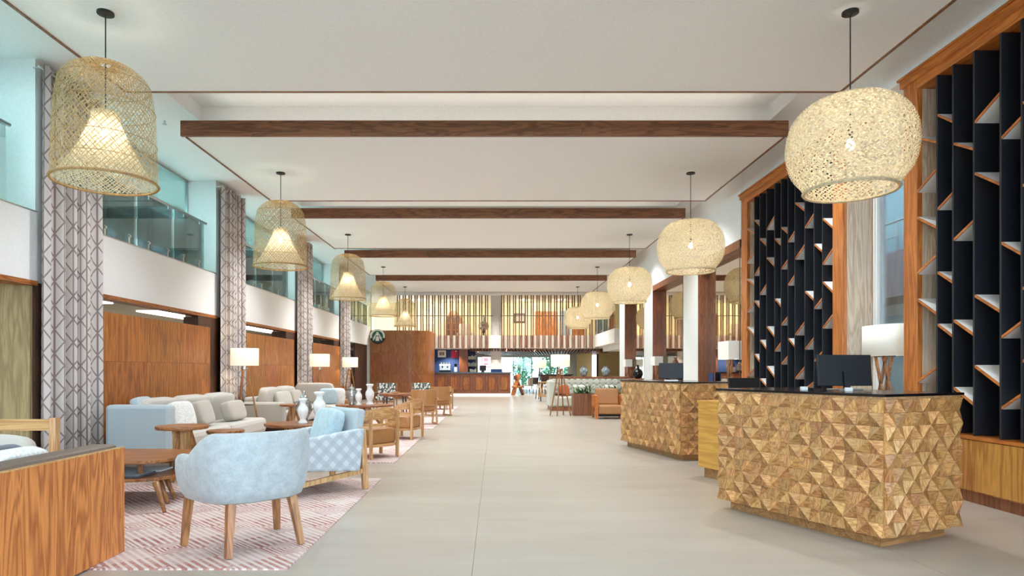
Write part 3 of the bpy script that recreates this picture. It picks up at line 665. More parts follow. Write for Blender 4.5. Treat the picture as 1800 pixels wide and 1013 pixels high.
# monitors seen from behind
def monitor(label, loc, rz, w, h, tilt):
    t = thing('monitor', label, 'monitor', loc, rz, 'reception monitors')
    T = TR((0, 0, .035+h/2), -tilt)
    m = MB().box(-w/2, w/2, -.012, .012, -h/2, h/2, T); m.build('housing', 'screen', t, bevel=.004)
    m = MB().box(-w/2+.01, w/2-.01, .012, .0135, -h/2+.01, h/2-.01, T); m.build('display', 'black', t)
    MB().bar((0, -.04, .01), (0, -.02, .16), .05, .03, up=(0, 1, 0)).build('stand', 'screen', t); B('foot', 'steel', t, (-.11, .11, -.1, .08, 0, .012), bevel=.003)
monitor('wide black monitor on the front reception desk', (3.02, 5.62, 1.123), .12, .5, .27, .08)
monitor('small black monitor on the low golden counter', (2.98, 7.78, .925), .2, .4, .24, .12)
monitor('black monitor on the further faceted desk', (2.83, 10.45, 1.123), -.25, .38, .25, .16)
for i, (x, y) in enumerate(((2.72, 5.72), (2.95, 5.42))):
    t = tag(B('card_stand', 'signw', None, (x-.03, x+.03, y-.01, y+.01, 1.123, 1.15)), ['small white card stand beside the wide monitor', 'low white card holder in front of the wide monitor'][i], 'card stand')

# ================================================================== TABLE LAMPS AND CONSOLES ON THE RIGHT
def console(label, y0, y1, z, x0=WR-.14, x1=WR+.17, mat='redwood'):
    t = thing('console', label, 'console', (0, 0, 0), group='niche consoles')
    B('top', mat, t, (x0-.02, x1, y0, y1, z-.04, z), bevel=.004); B('body', mat, t, (x0, x1, y0+.03, y1-.03, 0, z-.04))
console('wooden console shelf in the niche beside the black shelving', 12.37, 14.84, 1.0); console('wooden console shelf in the niche between the white piers', 16.1, 19.15, 1.0); console('wooden console shelf in the niche at the end of the right wall', 20.34, 23.3, 1.0)
console('pale wood console below the tall window', 7.5, 8.6, 1.02, WR+.03, WR+.36, 'pale')
def table_lamp(label, loc, w, d, h0, h1, oval=False):
    t = thing('table_lamp', label, 'lamp', loc, 0, 'reception table lamps')
    if oval: MB().lathe([(.5, h0), (.5, h1)], 40, caps=False, sx=d, sy=w).build('shade', 'shade2', t, smooth=True).modifiers.new('s', 'SOLIDIFY').thickness = .004
    else:
        m = MB().box(-d/2, d/2, -w/2, w/2, h0, h1); m.f = m.f[2:]; m.mi = m.mi[2:]; m.build('shade', 'shade2', t).modifiers.new('s', 'SOLIDIFY').thickness = .004
    B('base', 'dark', t, (-.1, .1, -.19, .19, 0, .015)); B('crossbar', 'dark', t, (-.02, .02, -.2, .2, h0-.012, h0))
    for a, b in ((-.16, -.02), (.02, -.14), (-.04, .1), (.18, .04)): MB().bar((0, b, .012), (0, a, h0-.01), .028, .028).build('strut', 'tablez', t)
    MB().tube((0, 0, h0), (0, 0, h0+.08), .02).build('socket', 'steel', t); MB().lathe([(.002, h0+.08), (.03, h0+.11), (.035, h0+.14), (.002, h0+.18)], 12, caps=False).build('bulb', 'bulb', t, smooth=True)
table_lamp('large oval shaded lamp on crossed wooden legs before the tall window', (4.83, 8.06, 1.02), .78, .34, .45, .83, True)
table_lamp('rectangular shaded lamp on crossed legs beside the black shelving', (4.64, 12.85, 1.0), .6, .26, .5, .86)
table_lamp('rectangular shaded lamp in the niche between the white piers', (4.66, 18.75, 1.0), .5, .24, .42, .68)
table_lamp('small rectangular shaded lamp in the niche furthest along the right wall', (4.66, 22.9, 1.0), .5, .24, .4, .66)
def lathed(name, label, cat, mat, loc, prof, group=None, extra=None):
    o = MB().lathe(prof, 24).build(name, mat, None, smooth=True, loc=loc); tag(o, label, cat, group)
    return o
jug = [(.05, 0), (.12, .03), (.17, .13), (.16, .24), (.08, .32), (.035, .36), (.035, .43), (.05, .45)]
lathed('vase', 'round black glazed vase with narrow neck in the niche furthest along the right wall', 'vase', 'blackv', (4.65, 21.2, 1.0), jug)
gourd = [(.05, 0), (.1, .05), (.11, .14), (.05, .24), (.085, .32), (.06, .42), (.025, .5), (.04, .54)]
lathed('vase', 'brown gourd shaped vase in the niche between the white piers', 'vase', 'brownv', (4.65, 16.75, 1.0), [(r*1.3, z*1.15) for r, z in gourd])
lathed('vase', 'dark slender vase beside the brown gourd vase', 'vase', 'blackv', (4.65, 17.5, 1.0), [(.05, 0), (.12, .12), (.1, .26), (.04, .34), (.05, .4)])
o = B('box', 'blackm', None, (4.55, 4.78, 16.25, 16.5, 1.0, 1.16), bevel=.01); o.name = 'storage_box'; tag(o, 'dark box in the niche between the white piers', 'box')
tag(B('photo_frame', 'blue', None, (4.76, 4.79, 14.2, 14.5, 1.0, 1.22), bevel=.004), 'small blue framed card in the niche beside the shelving', 'frame')

# ================================================================== PENDANT LAMPS
def woven(prof, n, turns, width, seg, mat, name, parent, jitter=0, wob=.004):
    """two crossing families of flat cane strips that follow a profile of revolution"""
    Ls = [0]
    for a, b in zip(prof, prof[1:]): Ls.append(Ls[-1]+math.hypot(b[0]-a[0], b[1]-a[1]))
    def at(s):
        s *= Ls[-1]
        for i in range(len(prof)-1):
            if s <= Ls[i+1] or i == len(prof)-2:
                k = (s-Ls[i])/(Ls[i+1]-Ls[i]); return prof[i][0]*(1-k)+prof[i+1][0]*k, prof[i][1]*(1-k)+prof[i+1][1]*k
    m = MB(); rnd = random.Random(n)
    for dirn in (1, -1):
        for i in range(n):
            a0 = 2*PI*(i+jitter*(rnd.random()-.5))/n; vs = []; fs = []
            for j in range(seg+1):
                s = j/seg; r, z = at(s); a = a0+dirn*turns*2*PI*s; da = width/2/max(r, .05)
                o = wob*(1 if (j+(dirn > 0)) % 2 else -1)
                for q in (-1, 1): vs.append(((r+o)*math.cos(a+q*da), (r+o)*math.sin(a+q*da), z))
                if j: k = 2*j; fs.append((k-2, k-1, k+1, k))
            m.add(vs, fs)
    return m.build(name, mat, parent)
def hoop(m, r, z, th=.012, n=40):
    pts = [(r*math.cos(2*PI*i/n), r*math.sin(2*PI*i/n), z) for i in range(n+1)]
    for a, b in zip(pts, pts[1:]): m.tube(a, b, th, n=5, cap=False)
def smooth_prof(ctrl, n=24):
    out = []
    for i in range(n+1):
        x = i/n*(len(ctrl)-1); k = min(int(x), len(ctrl)-2); f = x-k
        p = [ctrl[max(0, k-1)], ctrl[k], ctrl[k+1], ctrl[min(len(ctrl)-1, k+2)]]
        cr = lambda a, b, c, d: .5*((2*b)+(-a+c)*f+(2*a-5*b+4*c-d)*f*f+(-a+3*b-3*c+d)*f**3)
        out.append(tuple(cr(*[q[i2] for q in p]) for i2 in (0, 1)))
    return out
def pendant_base(t, drop, power):
    MB().lathe([(.075, 0), (.075, -.02), (.02, -.03), (.008, -.035)], 20).build('canopy', 'blackm', t, smooth=False)
    MB().tube((0, 0, -.03), (0, 0, -drop), .006, n=6).build('cord', 'blackm', t)
    MB().tube((0, 0, -drop), (0, 0, -drop-.09), .02, n=10).build('socket', 'blackm', t)
    MB().lathe([(.002, -drop-.2), (.03, -drop-.18), (.038, -drop-.145), (.02, -drop-.09)], 14).build('bulb', 'bulb', t, smooth=True)
    lamp('pendant_lamp', 'POINT', (0, 0, -drop-.15), power, (1, .88, .68), parent=t, size=.045)
def dome_pendant(loc, label):
    t = thing('pendant_lamp', label, 'lamp', loc, 0, 'domed cane pendant lamps'); zb = -1.64
    pendant_base(t, 1.02, 60)
    prof = smooth_prof([(.05, 1.135), (.22, 1.115), (.37, .98), (.42, .72), (.435, .4), (.45, .02)], 26); prof = [(r, z+zb) for r, z in prof]
    woven(prof, 60, .42, .009, 26, 'bamboo', 'outer_shade', t, .5)
    m = MB(); hoop(m, .12, zb+1.13, .01); m.build('top_ring', 'bamboo', t); m = MB(); hoop(m, .45, zb+.02, .014); m.build('rim', 'bamboo', t)
    for z, r in ((.4, .438), (.72, .424), (.2, .443), (.95, .385)):
        m = MB(); hoop(m, r, zb+z, .004); m.build('band', 'bamboo', t)
    inner = smooth_prof([(.12, .68), (.125, .6), (.2, .42), (.31, .2), (.43, .035)], 20); inner = [(r, z+zb) for r, z in inner]
    woven(inner, 64, .36, .0105, 24, 'bamboo2', 'inner_shade', t, .5)
    return t
def globe_pendant(loc, label):
    t = thing('pendant_lamp', label, 'lamp', loc, 0, 'globe cane pendant lamps'); zb = -1.7
    pendant_base(t, 1.12, 85)
    prof = smooth_prof([(.05, .86), (.2, .855), (.36, .82), (.51, .66), (.56, .42), (.52, .2), (.42, .06), (.4, .0)], 26); prof = [(r, z+zb) for r, z in prof]
    woven(prof, 54, .5, .024, 30, 'bamboo2', 'outer_shade', t, .15, .012)
    woven([(r*.965, z) for r, z in prof], 30, .3, .014, 30, 'bamboo2', 'inner_shade', t, .4, .005)
    m = MB(); hoop(m, .405, zb, .018); m.build('rim', 'bamboo2', t); m = MB(); hoop(m, .2, zb+.85, .012); m.build('top_ring', 'bamboo2', t)
    B('cross_bar', 'bamboo2', t, (-.2, .2, -.006, .006, zb+.845, zb+.857))
    return t
d0 = dome_pendant((-3.71, 6.17, ZP), 'large domed cane pendant lamp nearest the camera, with cone shaped inner shade')
g0 = globe_pendant((3.37, 6.16, ZP), 'large round cane pendant lamp over the front reception desk')
for k, y in enumerate((11.2, 16.3, 21.45, 26.6)):
    dup(d0, (-3.71, y, ZP), .5*k, f'domed cane pendant lamp, {ORD[k+1]} in its row from the camera')
    dup(g0, (3.37, y, ZP), .7*k, f'round cane pendant lamp, {ORD[k+1]} in its row from the camera')

# ================================================================== LOUNGE FURNITURE
def face(fx, fy): return math.atan2(-fx, fy)
def sub(o, lv=1):
    s = o.modifiers.new('sub', 'SUBSURF'); s.levels = lv; s.render_levels = lv; return o
def rugrect(label, x0, x1, y0, y1):
    o = MB().box(x0-(x0+x1)/2, x1-(x0+x1)/2, y0-(y0+y1)/2, y1-(y0+y1)/2, 0, .0105).build('rug', 'rug', None, loc=((x0+x1)/2, (y0+y1)/2, 0)); tag(o, label, 'rug', 'patterned rugs')
rugrect('faded red and cream rug under the velvet tub chair', -4.6, -1.35, 4.2, 7.7)
rugrect('faded red and cream rug under the two nearer leather tub chairs', -4.1, -1.4, 9.0, 12.55)
rugrect('faded rug under the leather backed chairs', -3.9, -1.36, 14.1, 17.6); rugrect('faded rug furthest away, towards the cafe bar', -3.9, -1.3, 18.75, 22.6)

# velvet tub chair
def ushell(hw, dp, ztop, zbot, th, n=28, flare=.05, fr=.30, inset=.06):
    """U shaped padded shell, open to +y"""
    pts = []
    tot = n
    for i in range(n+1):
        a = -1+2*i/n; ang = a*PI*.5
        if abs(a) > .62:
            k = (abs(a)-.62)/.38; x = math.copysign(hw, a); y = -dp+dp*1.0+(-.0)+k*fr
        else:
            q = a/.62*PI/2; x = hw*math.copysign(abs(math.sin(q))**.75, q); y = -dp*abs(math.cos(q))**.75
        pts.append((a, x, y))
    rows = []
    for a, x, y in pts:
        zt = ztop(abs(a)); L = math.hypot(x, y) or 1; nx, ny = x/L, y/L
        s = 1-inset
        rows.append([(x*s, y*s, zbot), (x*(1+.02), y*(1+.02), (zbot*.6+zt*.4)), (x*(1+flare), y*(1+flare), zt-.03), (x*(1+flare)-nx*th*.5, y*(1+flare)-ny*th*.5, zt), (x-nx*th, y-ny*th, zt-.03), (x-nx*th*1.15, y-ny*th*1.15, zbot+.02)])
    m = MB(); vs = [p for r in rows for p in r]; c = 6; fs = []
    for i in range(len(rows)-1):
        for j in range(c): fs.append((i*c+j, (i+1)*c+j, (i+1)*c+(j+1) % c, i*c+(j+1) % c))
    fs += [tuple(range(c)), tuple(((len(rows)-1)*c+j) for j in reversed(range(c)))]
    return m.add(vs, fs)
t = thing('tub_chair', 'pale blue grey velvet tub chair on four wooden legs, seen from behind', 'armchair', (-1.83, 4.8, .0145), face(-.7, .7))
zt = lambda a: .86 if a < .42 else (.86-.17*(3*((a-.42)/.34)**2-2*((a-.42)/.34)**3) if a < .76 else .69)
sub(ushell(.41, .37, zt, .33, .11, inset=.1).build('shell', 'velvet', t, smooth=True))
sub(MB().cushion(.64, .62, .16, TR((0, -.0, .44)), .3).build('seat', 'velvet', t, smooth=True)); B('seat_rail', 'tablez', t, (-.2, .2, -.16, .22, .37, .41))
for x, y, x2, y2 in ((-.33, .24, -.36, .27), (.33, .24, .36, .27), (-.22, -.22, -.27, -.29), (.22, -.22, .27, -.29)):
    MB().bar((x, y, .4), (x2, y2, 0), .058, .058, (0, 1, 0), .04, .04).build('leg', 'tablez', t)

# armchair with lozenge pattern
t = thing('armchair', 'pale blue armchair with lozenge patterned side and exposed wooden frame', 'armchair', (-2.0, 7.04, .0138), face(-.77, -.63))
for sx in (-1, 1):
    x = sx*.4
    MB().bar((x, -.44, 0), (x, -.40, .66), .05, .06, (0, 1, 0)).build('leg', 'ash', t); MB().bar((x, .38, 0), (x, .36, .3), .05, .06, (0, 1, 0)).build('leg', 'tablez', t)
    MB().bar((x, -.42, .2), (x, .38, .1), .035, .05).build('side_rail', 'ash', t)
    poly = [(-.36, .2), (.34, .26), (.40, .56), (-.42, .66)]
    m = MB(); x0, x1 = (x-.045, x+.06) if sx < 0 else (x-.06, x+.045)
    vs = [(xx, y, z) for xx in (x0, x1) for y, z in poly]; m.add(vs, [(3, 2, 1, 0), (4, 5, 6, 7), (0, 1, 5, 4), (1, 2, 6, 5), (2, 3, 7, 6), (3, 0, 4, 7)])
    m.build('side_panel', 'diamond', t, bevel=.025)
MB().bar((-.4, -.41, .21), (.4, -.41, .21), .04, .05).build('rear_rail', 'ash', t); MB().bar((-.4, .36, .18), (.4, .36, .18), .04, .05).build('front_rail', 'ash', t)
m = MB().box(-.34, .34, -.06, .06, -.3, .3, TR((0, -.38, .56), .16)); m.build('backrest', 'sofab', t, bevel=.03)
sub(MB().cushion(.66, .7, .18, TR((0, .0, .35)), .25).build('seat', 'sofab', t, smooth=True))
def pillow(name, label, mat, loc, w, h, rz=0, tilt=-.25, th=.15, group=None, roll=0):
    o = MB().cushion(w, th, h, None, .36, 20, 10).build(name, mat, None, smooth=True, loc=loc); o.rotation_euler = (tilt, roll, rz); sub(o); return tag(o, label, 'cushion', group)
pillow('cushion', 'powder blue crumpled cushion in the lozenge patterned armchair', 'cushb', (-1.86, 7.16, .66), .5, .44, face(-.77, -.63), .3, .18)

# wooden tub chairs with leather seat box
def sweep(m, pts, w, h):
    """upright band of thickness w, height h(i) along plan points"""
    n = len(pts); vs = []; fs = []
    for i, (x, y, z, hh) in enumerate(pts):
        a = pts[max(0, i-1)]; b = pts[min(n-1, i+1)]; d = Vector((b[0]-a[0], b[1]-a[1])).normalized(); nx, ny = -d.y, d.x
        for q, zz in ((-1, z), (1, z), (1, z+hh), (-1, z+hh)): vs.append((x+nx*w/2*q, y+ny*w/2*q, zz))
    for i in range(n-1):
        for j in range(4): fs.append((i*4+j, i*4+(j+1) % 4, i*4+4+(j+1) % 4, i*4+4+j))
    fs += [(0, 1, 2, 3), tuple(4*(n-1)+j for j in (3, 2, 1, 0))]
    return m.add(vs, fs)
def tub(label, loc, rz):
    t = thing('leather_tub_chair', label, 'chair', loc, rz, 'leather tub chairs')
    arc = lambda R, k=1.: [(R*math.sin(a), -.02-R*.8*math.cos(a)) for a in [-PI*.56+PI*1.12*i/20 for i in range(21)]]
    pts = [(x, y, .57-.03*abs(i-10)/10, .17-.1*abs((i-10)/10)**2) for i, (x, y) in enumerate(arc(.34))]
    sweep(MB(), pts, .022, 0).build('back_rail', 'ashx', t, smooth=False)
    pts = [(x, y, .47, .035) for x, y in arc(.335)]; sweep(MB(), pts, .025, 0).build('lower_rail', 'ashx', t)
    sub(MB().cushion(.54, .54, .25, TR((0, .02, .31)), .22, 20, 8).build('seat', 'leather', t, smooth=True)); 
    pts = [(.28*math.copysign(abs(math.sin(a))**.5, math.sin(a)), .02-.28*math.copysign(abs(math.cos(a))**.5, math.cos(a)), .165, .04) for a in [-PI+2*PI*i/28 for i in range(29)]]
    sweep(MB(), pts, .03, 0).build('seat_frame', 'ashx', t)
    for x, y, z in ((-.24, -.27, .68), (.24, -.27, .68), (-.31, .2, .56), (.31, .2, .56)): MB().bar((x, y, 0), (x*1.04, y, z), .034, .045, (0, 1, 0)).build('leg', 'ash', t)
    return t
tub0 = tub('wooden tub chair with tan leather seat beside the lozenge armchair', (-1.82, 9.62, .0138), face(-.75, .66))
dup(tub0, (-1.72, 12.2, .0138), face(-.95, .3), 'wooden tub chair with tan leather seat by the second vase table')
dup(tub0, (-1.75, 21.2, .0138), face(-.9, .3), 'wooden tub chair with tan leather seat nearest the cafe bar')
def sled(label, loc, rz):
    t = thing('leather_sled_chair', label, 'chair', loc, rz, 'leather backed sled chairs')
    for s in (-1, 1):
        x = s*.29
        MB().bar((x, -.28, .0175), (x, .24, .0175), .03, .035).build('runner', 'ash', t)
        MB().bar((x, -.2, .03), (x, -.12, .62), .03, .04, (1, 0, 0)).build('leg', 'ash', t); MB().bar((x, .2, .03), (x, .06, .6), .03, .04, (1, 0, 0)).build('leg', 'ash', t)
        MB().bar((x, -.28, .6), (x*.98, .26, .64), .035, .03).build('armrest', 'ash', t)
    pts = [(.29*math.sin(a), -.06-.24*math.cos(a), .46, .36) for a in [-PI*.45+PI*.9*i/12 for i in range(13)]]
    sweep(MB(), pts, .03, 0).build('backrest', 'leather', t, smooth=False, bevel=.008)
    sub(MB().cushion(.54, .52, .14, TR((0, .02, .39)), .25).build('seat', 'leather', t, smooth=True)); B('seat_frame', 'ashx', t, (-.28, .28, -.2, .24, .29, .32))
    return t
s0 = sled('tan leather backed chair on wooden sled legs beside the round table', (-1.72, 15.35, .0138), face(-.35, .95))
dup(s0, (-1.62, 18.3, 0), face(-.55, .85), 'tan leather backed chair on wooden sled legs further towards the bar')
def printed(label, loc, rz, mat='leafprint'):
    t = thing('print_armchair', label, 'armchair', loc, rz, 'leaf print armchairs')
    m = MB().box(-.27, .27, -.05, .05, -.2, .22, TR((0, -.26, .66), .12)); m.build('backrest', mat, t, bevel=.03); sub(MB().cushion(.54, .54, .13, TR((0, .02, .43)), .25).build('seat', mat, t, smooth=True))
    for s in (-1, 1):
        x = s*.3; MB().bar((x, -.3, 0), (x, -.3, .88), .03, .035, (0, 1, 0)).build('leg', 'tablez', t); MB().bar((x, .25, 0), (x, .25, .6), .03, .035, (0, 1, 0)).build('leg', 'tablez', t)
        MB().bar((x, -.3, .6), (x, .27, .6), .04, .025).build('armrest', 'tablez', t)
    MB().bar((-.3, .25, .34), (.3, .25, .34), .03, .04).build('front_rail', 'tablez', t); return t
p0 = printed('leaf print armchair facing the camera beside the cafe wall, nearer the curtains', (-3.3, 19.4, .0125), PI)
dup(p0, (-2.27, 19.6, .0125), PI, 'leaf print armchair facing the camera, nearer the bar')
dup(s0, (-4.55, 18.7, 0), face(.7, -.7), 'tan sled chair beside the corner sofa, under the third lamp')

# tables on wedge legs
def wedge_table(label, loc, a, b, h, rz=0, th=.04, group='wedge leg tables', big=True):
    t = thing('wedge_table', label, 'table', loc, rz, group)
    MB().lathe([(.97, h-th), (1, h-th*.6), (1, h-.006), (.985, h)], 40, sx=a, sy=b).build('top', 'table', t)
    w = .09 if big else .06
    m = MB(); vs = [(x*k, y, z) for z, k in ((0, .6), (h-th, 1.)) for x in (-w, w) for y in (-.07, .07)]
    m.add(vs, [(0, 1, 3, 2), (4, 6, 7, 5), (0, 4, 5, 1), (2, 3, 7, 6), (0, 2, 6, 4), (1, 5, 7, 3)]); m.build('wedge_leg', 'ash', t, bevel=.004)
    for s in (-1, 1): MB().bar((s*w*.7, .03, h-th), (s*a*.72, .1, 0), .05, .035, (0, 1, 0)).build('leg', 'tablez', t)
    MB().bar((0, -.05, h-th), (0, -b*.7, 0), .045, .035, (1, 0, 0)).build('leg', 'tablez', t)
    return t
wedge_table('taller round wedge leg side table before the pale blue sofa arm', (-3.68, 7.62, .0138), .29, .29, .63, -.1, big=True)
wedge_table('lower round wedge leg side table overlapped by its taller twin', (-3.33, 8.0, .0), .22, .22, .555, .2, big=True)
wedge_table('oval table with two white vases behind the velvet tub chair', (-2.6, 8.5, .0), .42, .36, .6, 0)
wedge_table('oval table with two white vases among the leather tub chairs', (-2.62, 13.0, .0), .58, .42, .6, 0)
wedge_table('small round wedge leg table before the corner sofa', (-4.12, 13.15, 0), .25, .25, .6, 0, big=False)
t = thing('round_table', 'round wooden table in front of the leaf print armchairs', 'table', (-2.62, 16.9, .0138))
MB().lathe([(.4, .63), (.42, .645), (.42, .665), (.41, .67)], 40).build('top', 'table', t); B('apron', 'tablez', t, (-.25, .25, -.25, .25, .58, .63))
for x, y in ((-.24, -.24), (.24, -.24), (-.24, .24), (.24, .24)): MB().bar((x, y, .6), (x*1.15, y*1.15, 0), .04, .04, (0, 1, 0), .03, .03).build('leg', 'dark', t)
tag(MB().lathe([(.06, 0), (.12, .03), (.115, .035), (.05, .01)], 20).build('dish', 'ashx', None, smooth=True, loc=(-2.62, 16.9, .682)), 'small wooden dish on the round table', 'dish')
# two tier coffee table
t = thing('coffee_table', 'two tier rounded wooden coffee table behind the wooden bench end', 'table', (-3.8, 6.42, .0165))
def stadium(a, b, n=40):
    return [(a*math.copysign(abs(math.cos(q))**.55, math.cos(q)), b*math.copysign(abs(math.sin(q))**.55, math.sin(q))) for q in [2*PI*i/n for i in range(n)]]
MB().prism(stadium(.72, .5), .41, .44).build('top', 'table', t, bevel=.006); MB().prism(stadium(.74, .52), .25, .28).build('lower_shelf', 'table', t, bevel=.006)
for x, y, X, Y in ((.5, -.42, .82, -.58), (.45, -.12, .66, -.2), (.45, .2, .6, .05), (-.5, -.4, -.62, -.5), (-.5, .4, -.62, .5), (.5, .4, .62, .5)):
    MB().tube((X*.86-.02, Y*.82, .25), (X, Y, 0), .03, .016, 10).build('leg', 'tablez', t, smooth=True)
for x, y in ((.45, -.3), (.45, .3), (-.45, -.3), (-.45, .3)): MB().tube((x, y, .28), (x, y, .41), .028).build('spacer', 'tablez', t)
tag(B('magazine', 'denim', None, (-3.75, -3.3, 5.98, 6.3, .298, .318), bevel=.004), 'dark magazine lying on the lower shelf of the coffee table', 'magazine')
tag(B('magazine', 'cushw', None, (-3.8, -3.28, 5.95, 6.32, .2921, .3) if False else (-3.8, -3.28, 6.36, 6.6, .298, .312), bevel=.003), 'pale magazine on the lower shelf of the coffee table', 'magazine')

# vases
vp = [(.075, 0), (.075, .025), (.045, .06), (.045, .075), (.07, .13), (.085, .2), (.078, .25), (.045, .3), (.04, .345), (.07, .375), (.07, .395), (.055, .4)]
def vase(label, loc, s): lathed('vase', label, 'vase', 'vase', loc, [(r*s, z*s) for r, z in vp], 'white baluster vases')
vase('shorter white baluster vase on the nearer oval table', (-2.5, 8.42, .6), .82); vase('taller white baluster vase on the nearer oval table', (-2.34, 8.62, .6), 1.02)
vase('shorter white baluster vase on the further oval table', (-2.68, 12.7, .6), .82); vase('taller white baluster vase on the further oval table', (-2.48, 12.8, .6), 1.04)
jp = [(.055, 0), (.06, .02), (.045, .04), (.09, .13), (.1, .2), (.085, .27), (.05, .3), (.06, .31), (.045, .345), (.012, .37), (.018, .39), (.003, .42)]
for lab, loc in (('silver filigree lidded jar beside the vases on the nearer oval table', (-2.56, 8.68, .6)), ('silver filigree lidded jar beside the vases on the further oval table', (-2.83, 12.78, .6))):
    o = lathed('lidded_jar', lab, 'jar', 'silver', loc, jp, 'silver jars')
    for s in (-1, 1): MB().path([(s*.09, 0, .14), (s*.13, 0, .2), (s*.12, 0, .26), (s*.08, 0, .28)], .008, 6).build('handle', 'silver', o)

# sofas
def sofa_straight():
    t = thing('sofa', 'long grey sofa with a pale blue end arm, along the wooden partition', 'sofa', (-5.3, 8.75, 0), 0, 'grey sofas'); L = 3.4
    m = MB().box(.02, .9, 0, .2, .1, .82); m.build('arm', 'sofab', t, bevel=.05)
    m = MB().box(.02, .24, .15, L, .1, .72); m.build('back', 'sofa', t, bevel=.05)
    for i in range(2): m = MB().box(.2, 1.03, .2+i*1.6, .2+(i+1)*1.6-.01, .14, .41); m.build('seat_cushion', 'sofa', t, bevel=.07)
    for i in range(2): m = MB().box(.24, .95, .25+i*1.55, .3+(i+1)*1.55, .1, .15); m.build('base', 'dark', t)
    B('plinth', 'tablez', t, (.3, .98, .25, L-.06, 0, .1))
    for i in range(3): sub(MB().cushion(.24, 1.0, .5, TR((.34, .75+i*1.03, .64), 0, .16), .28, 20, 10).build('back_cushion', 'sofa', t, smooth=True))
sofa_straight()
pillow('cushion', 'rounded pale blue cushion propped behind the sofa arm', 'sofab', (-4.98, 9.18, .72), .42, .4, PI/2, -.3, .16, 'sofa cushions')
pillow('cushion', 'white patterned square cushion by the pale blue sofa arm', 'cushw', (-4.5, 9.3, .64), .44, .42, PI/2-.3, -.3, .15, 'sofa cushions')
pillow('cushion', 'taupe cushion in the middle of the long grey sofa', 'cush', (-4.58, 10.15, .62), .62, .4, PI/2+.1, -.3, .18, 'sofa cushions')
pillow('cushion', 'oblong taupe cushion at the open end of the long grey sofa', 'cush', (-4.56, 11.3, .585), .72, .36, PI/2, -.3, .2, 'sofa cushions')
t = thing('corner_sofa', 'grey corner sofa beyond the first tripod floor lamp', 'sofa', (-5.3, 13.62, 0), 0, 'grey sofas'); L = 3.3
MB().box(.0, .24, 0, L, .1, .72).build('back', 'sofa', t, bevel=.05); MB().box(.02, 1.32, L-.02, L+.22, .1, .76).build('return_back', 'sofa', t, bevel=.05)
MB().box(.2, 1.0, .0, L-.9, .12, .42).build('seat_cushion', 'sofa', t, bevel=.07); MB().box(.2, 1.3, L-.89, L, .12, .42).build('seat_cushion', 'sofa', t, bevel=.07); MB().box(.0, .9, -.1, .04, .1, .62).build('arm', 'sofa', t, bevel=.05)
B('plinth', 'dark', t, (.1, .95, .02, L, 0, .11), (.95, 1.25, L-.8, L, 0, .11))
for i in range(2): sub(MB().cushion(.24, .95, .52, TR((.36, .55+i*1.0, .66), 0, .16), .28, 20, 10).build('back_cushion', 'sofa', t, smooth=True))
sub(MB().cushion(1.0, .24, .56, TR((.62, L-.12, .68), .12), .28, 20, 10).build('back_cushion', 'cush', t, smooth=True))
for i, (x, y, w, mat, rz, lab) in enumerate(((-4.72, 14.3, .46, 'sofa', PI/2-.4, 'pale grey cushion at the near end of the corner sofa'), (-4.75, 15.3, .46, 'cush', PI/2-.2, 'taupe cushion along the corner sofa'), (-4.3, 16.5, .46, 'cushb', .1, 'powder blue cushion on the return of the corner sofa'), (-4.12, 16.66, .42, 'cushw', .05, 'white cushion tucked beside the powder blue one'))):
    pillow('cushion', lab, mat, (x+.06, y-.04, .63), w, .4, rz, -.28 if i < 2 else .28, .15, 'sofa cushions')

# tripod floor lamps
def tripod(label, loc, rz, legs=3, mat='tablez', power=26, shade='shade', spread=.3):
    t = thing('tripod_lamp', label, 'floor lamp', loc, rz, 'tripod floor lamps')
    MB().lathe([(.265, 1.38), (.265, 1.72)], 36, caps=False).build('shade', shade, t, smooth=True).modifiers.new('s', 'SOLIDIFY').thickness = .004
    MB().tube((0, 0, 1.3), (0, 0, 1.42), .025).build('socket', 'steel', t); MB().lathe([(.07, 1.31), (.07, 1.34)], 20).build('hub', 'steel', t)
    for i in range(legs):
        a = 2*PI*i/legs; MB().bar((.05*math.cos(a), .05*math.sin(a), 1.32), (spread*math.cos(a), spread*math.sin(a), 0), .03, .03, (0, 1, 0)).build('leg', mat, t)
    for i in range(legs):
        a, b = 2*PI*i/legs, 2*PI*(i+1)/legs; r = .05+(spread-.05)*(1.32-.6)/1.32
        MB().tube((r*math.cos(a), r*math.sin(a), .6), (r*math.cos(b), r*math.sin(b), .6), .008, n=6).build('spreader', 'blackm', t)
    MB().lathe([(.002, 1.42), (.035, 1.46), (.04, 1.5), (.002, 1.55)], 12, caps=False).build('bulb', 'bulb', t, smooth=True)
    lamp('tripod_bulb', 'POINT', (0, 0, 1.5), power, (1, .85, .62), parent=t, size=.05)
    return t
tripod('tripod floor lamp with white drum shade between the two grey sofas', (-4.97, 12.85, 0), .5); tripod('tripod floor lamp with white drum shade behind the corner sofa', (-4.78, 17.62, 0), .2); tripod('tripod floor lamp with white drum shade by the curtain nearest the cafe wall', (-5.0, 22.3, 0), .8)
tripod('tripod floor lamp with pale shade standing alone before the tufted bench', (1.83, 18.3, 0), -.4, 4, 'tablez', 14)
tripod('dark legged floor lamp with amber shade beside the rattan drum', (1.98, 28.6, 0), .2, 3, 'blackm', 14)

